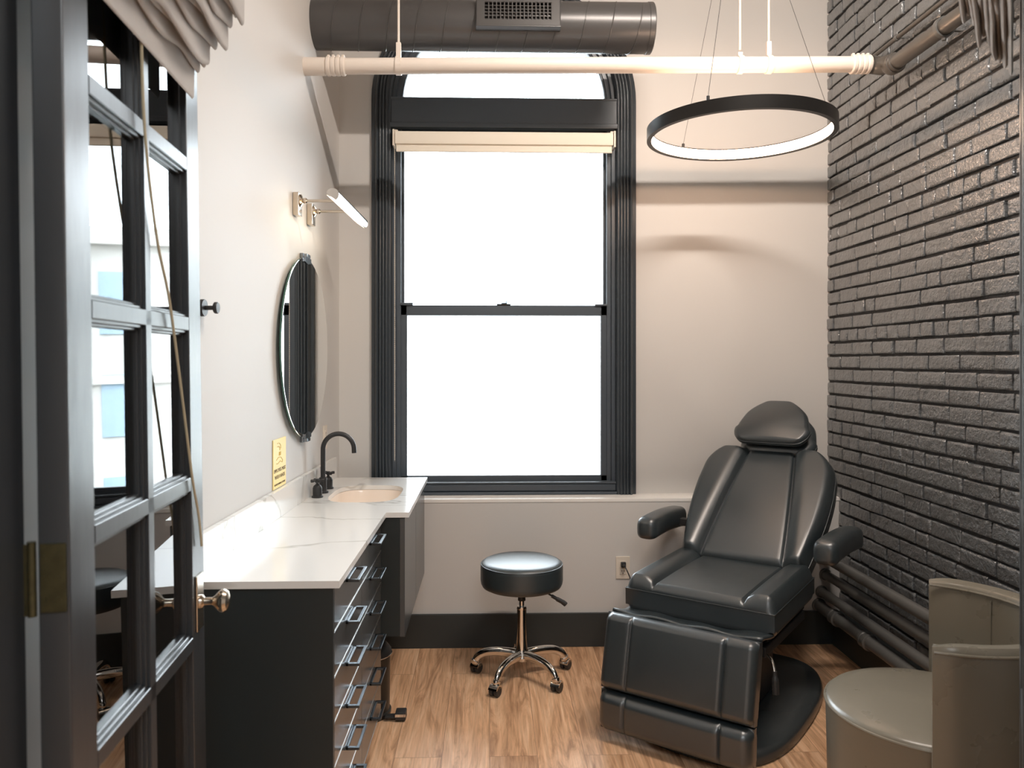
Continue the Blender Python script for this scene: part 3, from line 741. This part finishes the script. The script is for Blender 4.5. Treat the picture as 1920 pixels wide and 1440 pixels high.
oo = outlet('wall_outlet', 'ivory outlet with a black plug on the low wall beside the treatment chair', (.6915, YL, .405), 0, True)
pc = thing('power_cord', 'black power plug and cord in the low wall outlet', 'power cord', (.6915, YL-.0092, .424))
b = MB(); b.box(-.013, .013, -.020, -.0002, -.014, .014, .004); b.cyl((0, -.02, 0), (.004, -.034, -.004), .008, .005, 12); b.build('plug', BLACKP, pc)
b = MB(); b.tube(spline([(.003, -.03, -.003), (.012, -.05, -.02), (.03, -.06, -.07), (.06, -.07, -.2), (.11, -.09, -.36), (.2, -.13, -.416), (.3, -.2, -.418)], 8), .0032, 10); b.build('cord', BLACKP, pc)
# ------------------------------------------------------------------ duct and pipes
RD = .113; DY, DZ_ = 3.62, 3.042; DXa, DXb = wl(3.62)-.01, .763
du = thing('ventilation_duct', 'dark grey spiral duct with a grille, hanging across the top of the window', 'duct', (0, DY, DZ_))
rx = Matrix(((0, 0, 1, 0), (0, 1, 0, 0), (-1, 0, 0, 0), (0, 0, 0, 1)))   # local z -> x
b = MB(); b.lathe([(.001, DXa), (RD, DXa), (RD, DXb-.028), (RD+.0025, DXb-.026), (RD+.0025, DXb-.004), (RD-.002, DXb), (RD-.006, DXb-.004), (.001, DXb-.004)], 72, rx)
b.build('shell', DUCT, du)
b = MB(); pts = []; n = int((DXb-.05-DXa)/.127*48)
for k in range(n):
    t = 2*PI*k/48; pts.append((DXa + .127*k/48, -RD*1.004*math.cos(t+.6), RD*1.004*math.sin(t+.6)))
b.tube(pts, .0026, 6); b.build('spiral_seam', DUCT, du)
gx0, gx1 = -.062, .322
Mg = frame(((gx0+gx1)/2, -.1095*math.cos(-.02)-.006, .012), (1, 0, 0), (0, .12, .993), (0, -.993, .12))
b = MB(Mg); W2, H2 = .192, .066
b.prism([(-W2, -H2), (W2, -H2), (W2, H2), (-W2, H2)], 'z', .004, .010, [[(-.152, -.034), (.152, -.034), (.152, .050), (-.152, .050)]])
b.box(-W2, W2, -H2-.004, -H2+.004, -.03, .014, .002); b.box(-W2, W2, H2-.004, H2+.004, -.03, .013, .002); b.box(-W2, -W2+.004, -H2, H2, -.03, .010); b.box(W2-.004, W2, -H2, H2, -.03, .010)
gr = b.build('grille_frame', DUCT, du)
b = MB(Mg)
for k in range(17): x = -.152 + .304*(k+.5)/17 + .0089; b.box(x-.0026, x+.0026, -.034, .050, -.008, .0085)
for k in range(6): z = -.034 + .084*k/5; b.box(-.152, .152, z-.0014, z+.0014, -.004, .008)
b.build('grille_bars', DUCT, gr)
b = MB(Mg); b.box(-.152, .152, -.034, .050, -.014, -.010); b.build('grille_dark', DARK, gr)
b = MB(); b.cyl((-.06, 0, RD-.005), (-.06, 0, ZC-DZ_-.001), .005, n=12); b.box(-.078, -.042, -.018, .018, RD-.004, RD+.018, .003); b.build('hanger_rod', PIPEW, du)
# white drain pipe
zl, zr = 2.775, 2.812; PYy = 3.43
wp = thing('drain_pipe', 'white painted drain pipe with ribbed couplings crossing below the duct', 'pipe', (0, PYy, 0))
PRAD = .035; xa, xb = wl(PYy)-.005, 1.7095
zp = lambda x: zl + (zr-zl)*(x-xa)/(xb-xa)
b = MB(); b.cyl((xa, 0, zp(xa)), (xb, 0, zp(xb)), PRAD, n=32); b.build('pipe', PIPEW, wp)
def coupling(x0, x1):
    b = MB(); d = Vector((xb-xa, 0, zr-zl)).normalized(); up = Vector((0, 0, 1)); up = (up - d*up.dot(d)).normalized(); sd = d.cross(up)
    M = frame((x0, 0, zp(x0)), up, sd, d); pr = []; L_ = x1-x0
    n = 4
    pr.append((PRAD-.002, 0)); pr.append((PRAD+.003, .001))
    for k in range(n):
        a = L_*k/n
        pr += [(PRAD+.0045, a+.002), (PRAD+.007, a+.005), (PRAD+.007, a+L_/n-.006), (PRAD+.0035, a+L_/n-.003)]
    pr += [(PRAD+.003, L_-.001), (PRAD-.002, L_)]
    b.lathe(pr, 36, M, caps=False)
    for k in range(n):
        z = L_*(k+.5)/n; b.M = M; b.box(PRAD+.004, PRAD+.014, -.008, .008, z-.006, z+.006, .002); b.cyl((PRAD+.008, -.014, z), (PRAD+.008, .012, z), .0035, n=10)
    b.build('coupling', PIPEW, wp)
coupling(xa+.10, xa+.185); coupling(1.622, 1.710)
# elbow into left wall
b = MB(); b.lathe([(PRAD+.004, 0), (PRAD+.004, .095), (PRAD, .098)], 32, frame((xa, 0, zp(xa)), (0, 1, 0), (0, 0, 1), (1, 0, 0)), caps=False); b.build('wall_stub', PIPEW, wp)
for x in (-.402, 1.12, 1.25):
    b = MB(); zz_ = zp(x)
    b.lathe([(PRAD+.001, -.012), (PRAD+.005, -.012), (PRAD+.005, .012), (PRAD+.001, .012)], 32, frame((x, 0, zz_), (0, 1, 0), (0, 0, 1), (1, 0, 0)), caps=False)
    b.box(x-.011, x+.011, -.010, .010, zz_+PRAD+.002, zz_+PRAD+(.02 if 0 < x < 1.2 else .068), .003)
    b.cyl((x, 0, zz_+PRAD+.03), (x, 0, ZC-.001), .0055, n=12); b.build('hanger_rod', PIPEW, wp)
# black continuation along the brick
bp_ = thing('drain_pipe', 'dark metallic drain pipe running along the top of the brick wall', 'pipe', (1.765, 3.4, 2.775))
b = MB(); z0 = zp(1.71)-2.775
pth = [(-.054, PYy-3.4, z0), (-.03, PYy-3.4, z0-.004), (-.010, PYy-3.4-.02, z0-.014), (0, PYy-3.4-.06, z0-.02), (0, -.06, -.004), (0, -.10, 0)]
b.tube(spline(pth, 5), PRAD+.004, 28, up=(0, 0, 1)); b.cyl((0, -.075, 0), (0, -.09, 0), PRAD+.010, n=28); b.build('elbow', PIPEM, bp_)
b = MB(); b.cyl((0, -.08, 0), (0, -2.27, 0), PRAD-.003, n=32); b.build('pipe', PIPEM, bp_)
for y in (-.445, -1.5):
    b = MB(); M = frame((0, y, 0), (1, 0, 0), (0, 0, 1), (0, -1, 0))
    b.lathe([(PRAD-.002, -.009), (PRAD+.006, -.010), (PRAD+.006, .010), (PRAD-.002, .009)], 30, M, caps=False)
    b.cyl((.0, y, -PRAD-.002), (0, y, -PRAD-.016), .008, n=10); b.cyl((.03, y, -.012), (.082, y, -.012), .006, n=10); b.cyl((.072, y, -.012), (.082, y, -.012), .014, n=14); b.build('pipe_clamp', PIPEB, bp_)
cn = thing('conduit', 'thin dark conduit clipped above the pipe on the brick wall', 'conduit', (1.802, 3.70, 2.908))
b = MB(); b.cyl((0, .0, 0), (0, -2.57, 0), .010, n=14); b.build('tube', PIPEM, cn)
for y in (-.33, -1.6):
    b = MB(); M = frame((0, y, 0), (1, 0, 0), (0, 0, 1), (0, -1, 0)); b.lathe([(.009, -.008), (.014, -.008), (.014, .008), (.009, .008)], 18, M, caps=False); b.cyl((0, y, -.014), (0, y, .026), .003, n=8); b.cyl((.010, y, 0), (.034, y, 0), .005, n=8); b.build('clip', PIPEB, cn)
# steam pipes along the bottom of the brick wall
SPIPES = [(1.745, .455, .026, 'topmost'), (1.755, .362, .023, 'second from the top'), (1.735, .272, .024, 'third from the top'), (1.722, .200, .029, 'lowest')]
for i, (x, z, r, wd) in enumerate(SPIPES):
    p = thing('steam_pipe', 'black heating pipe low on the brick wall, %s of four%s' % (wd, ', with couplings' if i == 3 else ''), 'pipe', (x, YL, z), group='heating pipes along the brick wall')
    b = MB(); b.cyl((0, -.001, 0), (0, -2.80, .012), r, n=24); b.build('pipe', PIPEB, p)
    b = MB(); b.lathe([(r-.002, .0), (r+.008, .001), (r+.008, .006), (r+.006, .012), (r-.001, .014)], 28, frame((0, -.0005, 0), (1, 0, 0), (0, 0, 1), (0, -1, 0)), caps=False); b.build('wall_flange', PIPEB, p)
    if i == 3:
        for y in (-.20, -.52):
            b = MB(); b.lathe([(r-.002, -.030), (r+.006, -.030), (r+.008, -.024), (r+.008, -.014), (r+.005, -.010), (r+.005, .012), (r+.009, .016), (r+.009, .028), (r+.003, .031), (r-.002, .031)], 28, frame((0, y, 0), (1, 0, 0), (0, 0, 1), (0, -1, 0)), caps=False); b.build('coupling', PIPEB, p)
    for y in (-1.1, -2.2):
        b = MB(); b.box(-.006, XR-x+.008, y-.012, y+.012, -r-.004, r+.004, .002); b.build('bracket', PIPEB, p)

# ------------------------------------------------------------------ ring pendant
RX, RY, RZ, RR = 1.07, 3.28, 2.434, .392
rg = thing('ring_pendant', 'black ring pendant lamp glowing warm on its inner face', 'pendant lamp', (RX, RY, RZ))
b = MB(); b.lathe([(RR, 0), (RR, .052), (RR-.020, .052), (RR-.020, .049), (RR-.017, .047), (RR-.017, .005), (RR-.020, .003), (RR-.020, 0)], 160, caps=False)
b.lathe([(RR-.020, 0), (RR, 0)], 160, caps=False); b.build('ring', mat('ring_black_anodised', rgb(34, 33, 32), .36, metal=.5), rg, 30)
b = MB(); b.lathe([(RR-.0185, .0045), (RR-.0185, .0475)], 160, caps=False); b.build('led_strip', LED, rg)
cz = 3.55 - RZ
for ang in (math.radians(234), math.radians(114), math.radians(354)):
    r_ = RR-.010; p0 = Vector((r_*math.cos(ang), r_*math.sin(ang), .052)); b = MB()
    b.cyl(p0, p0+Vector((0, 0, .018)), .0065, n=12); b.cyl(p0+Vector((0, 0, .015)), (0.03*math.cos(ang), .03*math.sin(ang), cz), .0011 if ang > 3 else .0009, n=8); b.build('suspension_cable', BLACKM, rg)
b = MB(); b.lathe([(.001, cz-.005), (.075, cz-.005), (.08, cz), (.08, ZC-RZ-.001), (.001, ZC-RZ-.001)], 40); b.build('canopy', BLACKM, rg)
# ceiling spot lamp (source of the warm light and of the pipe's shadow on the wall)
cl = thing('linear_ceiling_light', 'slim linear light on the ceiling of the treatment room', 'ceiling light', (1.0, 2.05, ZC))
b = MB(); b.box(-.62, .62, -.04, .04, -.05, -.001, .004); b.build('housing', BLACKM, cl)

# ------------------------------------------------------------------ rolling stool
st = thing('rolling_stool', 'round black stool on a chrome five-star base with casters', 'stool', (.150, 3.61, 0), 0)
b = MB(); b.lathe([(.001, .424), (.12, .424), (.172, .426), (.184, .432), (.190, .444), (.1925, .46), (.1925, .520), (.1905, .530), (.188, .535), (.180, .543), (.165, .549), (.12, .555), (.06, .558), (.001, .559)], 96); st_seat = b.build('seat', LEATHS, st, 60)
b = MB(); b.tube([(.1893*math.cos(2*PI*k/96), .1893*math.sin(2*PI*k/96), .5325) for k in range(96)], .0028, 8, closed=True); b.build('piping', LEATHS, st_seat)
b = MB(); b.box(-.08, .08, -.07, .07, .412, .4235, .004); b.cyl((0, 0, .36), (0, 0, .413), .018); b.build('seat_plate', BLACKM, st)
b = MB(); b.cyl((0, 0, .20), (0, 0, .40), .0125, n=24); b.build('gas_spring', CHROME, st)
b = MB(); b.lathe([(.001, .335), (.0225, .335), (.0235, .33), (.0235, .322), (.022, .318), (.0225, .25), (.0245, .19), (.028, .14), (.034, .115), (.04, .10), (.036, .085), (.001, .08)], 36); b.build('column', CHROME, st)
b = MB(); b.tube(spline([(.03, -.02, .405), (.10, -.05, .412), (.13, -.062, .402), (.16, -.07, .388)], 6), .004, 10); lv = b.build('lever', BLACKM, st)
b = MB(); b.tube(spline([(.135, -.064, .399), (.16, -.071, .386), (.185, -.078, .374), (.20, -.081, .362)], 6), [.0075]*6+[.0095]*6+[.0105]*6+[.008], 12, sx=1.3); b.build('lever_grip', BLACKP, lv)
for k in range(5):
    a = math.radians(22+72*k); M = Matrix.Rotation(a, 4, 'Z')
    b = MB(M); pts = spline([(.015, 0, .106), (.06, 0, .112), (.12, 0, .112), (.17, 0, .104), (.205, 0, .086), (.222, 0, .062), (.225, 0, .050)], 6); n = len(pts)
    b.tube(pts, [.024-.008*i/n + (.004 if i > n-8 else 0) for i in range(n)], 16, up=(0, 0, 1), sx=.78); leg = b.build('leg', CHROME, st)
    Mc = M @ Matrix.Translation((.225, 0, 0)) @ Matrix.Rotation(.6 + k*1.9, 4, 'Z')
    b = MB(Mc); b.cyl((0, 0, .046), (0, 0, .056), .008, n=14)
    for s_ in (-1, 1):
        b.lathe([(.001, -.009), (.021, -.009), (.0245, -.006), (.0245, .006), (.021, .009), (.001, .009)], 28, Matrix.Translation((.012, s_*.0125, .0247)) @ Matrix.Rotation(PI/2, 4, 'X'))
    cs = b.build('caster', BLACKP, leg)
    b = MB(Mc); rows = []
    for i in range(10):
        t = math.radians(20 + 150*i/9); x, z = .012+.0275*math.cos(t), .0247+.0275*math.sin(t); rows.append([(x, -.0215, z), (x, .0215, z)])
    b.grid(rows)
    for s_ in (-.0215, .0215):
        ring = [(r[0][0], s_, r[0][2]) for r in rows]; b.add(ring, [tuple(range(10))])
    b.build('caster_hood', CHROME, cs)

# ------------------------------------------------------------------ treatment chair
tc_ = thing('treatment_chair', 'reclined black treatment chair with armrests, headrest and split leg rest', 'treatment chair', (.985, 3.258, 0), math.radians(-37.0))
def grv(u, c, d=.011, s=.007): return -d*math.exp(-((abs(u)-c)/s)**2)
sd_, rho = .0, math.radians(47)
# seat
Ms = frame((0, -.285, .498), (1, 0, 0), (0, .998, .02), (0, -.02, .998))
def seat_top(u, v, a):
    c = .187; h = grv(u, c)
    if abs(u) > c: t = min(1, (abs(u)-c)/.05); h += .026*math.sin(t*PI/2) 
    return h
b = MB(Ms); lp = pad(b, .57, .615, .135, .034, top=seat_top, nu=22, nv=14, grooves=(-.187, .187), bulge=.008); piping(Ms, lp, .0022, LEATH, b.build('seat', LEATH, tc_, 60))
# backrest
cr, srr = math.cos(rho), math.sin(rho)
B0 = Vector((0, .262, .545)); BL = .665
Mb = frame(B0 + Vector((0, cr, -srr))*.035*0, (1, 0, 0), (0, srr, cr), (0, -cr, srr))
def half_back(v):
    w = .283 + .042*math.sin(min(1, v/.40)*PI/2) - .016*max(0, (v-.42)/.25)
    R = .15
    if v > BL-R: q = v-(BL-R); w = w - R + math.sqrt(max(0, R*R - q*q*.97))
    return w
def cpan(v): return .186 - .076*(v/BL)**1.3
AG = .58
def back_map(a, v, hw):
    c = cpan(v); s = 1 if a >= 0 else -1; a = abs(a)
    return s*(a/AG*c if a <= AG else c + (a-AG)/(1-AG)*(hw-c))
def back_top(u, v, a):
    c = cpan(v); h = grv(u, c, .013, .008)
    if abs(u) > c: t = min(1, (abs(u)-c)/.060); h += .036*math.sin(t*PI/2)*(1 if v < BL else 1)
    return h
b = MB(Mb); lp = pad(b, BL, .64, .12, .036, half=half_back, top=back_top, nu=40, nv=34, bulge=.012, umap=back_map, grooves=(-AG*.32, AG*.32)); bk = b.build('backrest', LEATH, tc_, 60)
piping(Mb, lp, .0022, LEATH, bk)
b = MB(Mb); b.box(-.330, -.312, .43, .475, .012, .016); b.build('side_tag', BLACKP, bk)
# headrest cushions
def hr_half(L_, wb, wt):
    def f(v):
        t = v/L_; base = wb*(1-t**2.0) + wt*t**2.0; R = .11
        if v < .09: base = wb*(.62 + .38*math.sqrt(max(0, 1-(1-v/.09)**2)))
        if v > L_-R: q = (v-(L_-R))/R; base *= math.sqrt(max(.04, 1-q*q*.80))
        return base
    return f
hrho = math.radians(48); hc, hs = math.cos(hrho), math.sin(hrho)
P0 = B0 + Vector((0, srr, cr))*(BL-.035) + Vector((0, -cr, srr))*.075
Mh = frame(P0 + Vector((.012, .04, -.035)), (1, 0, 0), (0, hs, hc), (0, -hc, hs))
b = MB(Mh); lp = pad(b, .285, .375, .085, .036, half=hr_half(.285, .187, .125), nu=22, nv=20, bulge=.01); piping(Mh, lp, .002, LEATH, b.build('head_cushion', LEATH, tc_, 60))
Mp = frame(P0 + Vector((0, -.030, .042)), (1, 0, 0), (0, hs, hc), (0, -hc, hs))
b = MB(Mp); lp = pad(b, .285, .375, .052, .022, half=hr_half(.285, .187, .105), nu=22, nv=20, bulge=.022); piping(Mp, lp, .002, LEATH, b.build('head_pillow', LEATH, tc_, 60))
# armrests
for s_ in (-1, 1):
    xa_ = s_*.395
    b = MB(); rows = []
    for i in range(25):
        t = i/24; y = .075 + .46*t; z = .694 + .012*math.sin(t*PI) - .01*t
        w = .050 * min(1, math.sqrt(max(0, 1-max(0, 1-t/.10)**2))*.55+.45) * (1 if t < .9 else math.sqrt(max(.06, 1-((t-.9)/.1)**2)))
        hgt = .048 * min(1, math.sqrt(max(0, 1-max(0, 1-t/.09)**2))*.5+.5) * (1 if t < .92 else math.sqrt(max(.06, 1-((t-.92)/.08)**2)))
        x = xa_ + s_*.02*t
        row = []
        for k in range(28):
            q = 2*PI*k/28; c, s2 = math.cos(q), math.sin(q)
            row.append((x + w*math.copysign(abs(c)**.55, c), y, z + hgt*math.copysign(abs(s2)**.62, s2) + (.006*(1-c*c) if s2 > 0 else 0)))
        rows.append(row)
    b.grid(rows, wrap=True); b.add(rows[0], [tuple(range(28))]); b.add(rows[-1], [tuple(range(28))[::-1]]); ar = b.build('armrest', LEATH, tc_, 60)
    b = MB(); b.box(min(xa_-s_*.10, xa_-s_*.02), max(xa_-s_*.10, xa_-s_*.02), .40, .44, .665, .70, .004); b.build('arm_support', BLACKM, ar)
# leg rest: two split panels and the loose flap above
lt = math.radians(13)
Ml = frame((0, -.425, .472), (1, 0, 0), (0, -math.sin(lt), -math.cos(lt)), (0, -math.cos(lt), math.sin(lt)))
def leg_top(u, v, a):
    c = .187; h = grv(u, c, .009, .006)
    return h + (.004 if abs(u) < c else .002)
b = MB(Ml); pad(b, .285, .605, .095, .030, top=leg_top, nu=26, nv=12, grooves=(-.187, .187), bulge=.006); lg = b.build('leg_rest', LEATH, tc_, 60)
Mf = frame(Vector((0, -.425, .472)) + Vector((0, -math.sin(lt), -math.cos(lt)))*.290 + Vector((0, -.0, 0)), (1, 0, 0), (0, -math.sin(lt*.2), -math.cos(lt*.2)), (0, -math.cos(lt*.2), math.sin(lt*.2)))
b = MB(Mf); pad(b, .150, .605, .100, .038, top=leg_top, nu=26, nv=8, grooves=(-.187, .187), bulge=.004); b.build('foot_rest', LEATH, tc_, 60)
b = MB(); rows = []
for i in range(31):
    x = -.300 + .600*i/30; row = []
    sag = .020*math.sin((x+.3)/.6*PI) + .006*math.sin(x*17)
    for k in range(9):
        t = k/8; y = -.255 - .155*t; z = .452 + .040*math.sin(t*PI)*0 + .026*t - sag*math.sin(t*PI) + .004*math.sin(x*31+t*5)
        row.append((x, y, z))
    rows.append(row)
b.grid(rows); fl = b.build('flap', LEATH, tc_, 60); smd = fl.modifiers.new('thick', 'SOLIDIFY'); smd.thickness = .012
# frame, lift column and base
b = MB(); b.box(-.27, .27, -.25, .27, .405, .432, .006); b.box(-.28, -.24, -.30, .24, .37, .41, .006); b.box(.24, .28, -.30, .24, .37, .41, .006); b.build('seat_frame', BLACKM, tc_)
b = MB(); b.box(-.17, .17, -.16, .17, .07, .40, .02, 3); b.prism([(-.16, .07), (.02, .07), (.26, .40), (.06, .40)], 'x', -.14, .14); b.box(-.20, .20, .22, .30, .40, .56, .01); b.build('lift_column', BLACKP, tc_)
b = MB(); op = []
for k in range(64):
    t = 2*PI*k/64; c, s_ = math.cos(t), math.sin(t); op.append((.04+.312*math.copysign(abs(c)**.62, c)*(1-.16*max(0, s_)), .08+.55*math.copysign(abs(s_)**.62, s_)))
rows = [[((x-.04)*q+.04, (y-.08)*q+.08, z) for x, y in op] for q, z in ((.985, .002), (1.0, .012), (1.0, .034), (.985, .048), (.95, .058), (.80, .066), (.55, .074), (.3, .078))]
b.grid(rows, wrap=True); b.add(rows[0], [tuple(range(64))[::-1]]); b.add(rows[-1], [tuple(range(64))]); b.build('base', mat('chair_base_plastic', rgb(56, 60, 61), .26, spec=.5), tc_, 50)
b = MB(); b.tube(spline([(.296, -.33, .395), (.318, -.35, .385), (.33, -.36, .35)], 4), .006, 10); rl = b.build('release_lever', CHROME, tc_)
b = MB(); b.tube(spline([(.33, -.36, .355), (.333, -.363, .32), (.335, -.365, .275)], 5), [.008]*4+[.012]*5+[.0115]*2, 14); b.build('lever_grip', BLACKP, rl)

# ------------------------------------------------------------------ leather tub chair
ac = thing('tub_chair', 'olive-tan leather tub chair with round seat and wraparound back', 'armchair', (1.315, 2.285, 0), 0)
fa = math.atan2(.49, -.87)     # facing direction
b = MB(); rs = .285
b.lathe([(.001, .02), (.262, .02), (.276, .03), (.279, .10), (.282, .30), (rs, .415), (rs+.003, .428), (rs, .438), (.276, .449), (.23, .461), (.15, .470), (.07, .473), (.001, .474)], 96); b.build('seat', TAN, ac, 60)
b = MB(); b.tube([((rs+.001)*math.cos(2*PI*k/96), (rs+.001)*math.sin(2*PI*k/96), .434) for k in range(96)], .0045, 8, closed=True); b.build('seat_piping', TAN, ac)
ro, ri = .372, .312
b = MB(); rows = []; n = 72
sec = [(ri, .06), (ri-.003, .40), (ri-.004, .60), (ri, .715), (ri+.005, .735), (ri+.013, .745), (ro-.013, .748), (ro-.005, .738), (ro, .718), (ro+.004, .60), (ro+.003, .30), (ro-.002, .06), (ro-.008, .045), (ri+.008, .045)]
for i in range(n+1):
    a = fa + PI/2 + .02 + (PI-.04)*i/n; e = min(i, n-i)
    q = [0, .35, .62, .82, .93, 1][min(e, 5)]; mid = (ri+ro)/2
    rows.append([((mid+(r-mid)*(.62+.38*q))*math.cos(a), (mid+(r-mid)*(.62+.38*q))*math.sin(a), (z if z > .3 else z) - (.012*(1-q) if z > .6 else 0)) for r, z in sec])
b.grid(rows, wrap=True); b.add(rows[0], [tuple(range(len(sec)))]); b.add(rows[-1], [tuple(range(len(sec)))[::-1]]); br_ = b.build('backrest', TAN, ac, 55)
for rr, zz_ in ((ri-.001, .728), (ro+.002, .730)):
    b = MB(); b.tube([(rr*math.cos(fa+PI/2+.03+(PI-.06)*k/n), rr*math.sin(fa+PI/2+.03+(PI-.06)*k/n), zz_) for k in range(n+1)], .004, 8); b.build('back_piping', TAN, br_)
for a_ in (fa+PI/2+.62, fa+PI*1.5-.62):
    b = MB(); r_ = ri-.0045; b.tube([(r_*math.cos(a_), r_*math.sin(a_), z) for z in (.44, .55, .65, .715)], .0028, 6); b.build('back_seam', TAN, br_)

# ------------------------------------------------------------------ light
SKY = 18.0
w = bpy.data.worlds.new('sky'); S.world = w; w.use_nodes = True
nt = w.node_tree; bg = nt.nodes['Background']; bg.inputs[1].default_value = 1.0
wtc = nt.nodes.new('ShaderNodeTexCoord'); sx_ = nt.nodes.new('ShaderNodeSeparateXYZ'); cr_ = nt.nodes.new('ShaderNodeValToRGB'); mr_ = nt.nodes.new('ShaderNodeMapRange')
nt.links.new(wtc.outputs['Generated'], sx_.inputs[0]); nt.links.new(sx_.outputs['Z'], mr_.inputs[0]); mr_.inputs[1].default_value = -1; mr_.inputs[2].default_value = 1
nt.links.new(mr_.outputs[0], cr_.inputs[0]); vs_ = nt.nodes.new('ShaderNodeVectorMath'); vs_.operation = 'SCALE'; vs_.inputs['Scale'].default_value = SKY
e = cr_.color_ramp.elements; e[0].position = .0; e[0].color = (.11, .12, .13, 1); e[1].position = 1.0; e[1].color = (.86, .94, 1.0, 1)
for p_, c_ in ((.46, (.15, .16, .17, 1)), (.50, (.34, .38, .41, 1)), (.62, (.60, .66, .71, 1)), (.80, (.86, .94, 1.0, 1))):
    q_ = cr_.color_ramp.elements.new(p_); q_.color = c_
nt.links.new(cr_.outputs[0], vs_.inputs[0]); nt.links.new(vs_.outputs[0], bg.inputs[0])
def light(name, kind, loc, energy, col, **k):
    d = bpy.data.lights.new(name, kind); d.energy = energy; d.color = col
    for a, v in k.items(): setattr(d, a, v)
    o = bpy.data.objects.new(name, d); COL.objects.link(o); o.location = loc; return o
pt = light('window_portal', 'AREA', (WX, YW+.16, 2.15), 1, (1, 1, 1), shape='RECTANGLE', size=1.35, size_y=2.85)
pt.rotation_euler = (-PI/2, 0, 0)
pt.data.cycles.is_portal = True
sp = light('linear_lamp', 'AREA', (1.0, 2.05, ZC-.055), 72, (1.0, .885, .79), shape='RECTANGLE', size=1.15, size_y=.06)
sp.rotation_euler = (math.radians(25), 0, 0)
hl = light('hall_fill', 'AREA', (.2, -.6, 2.78), 42, (.92, .97, 1.0), shape='SQUARE', size=1.2)  # unseen soft fill added behind the camera to brighten camera-facing surfaces
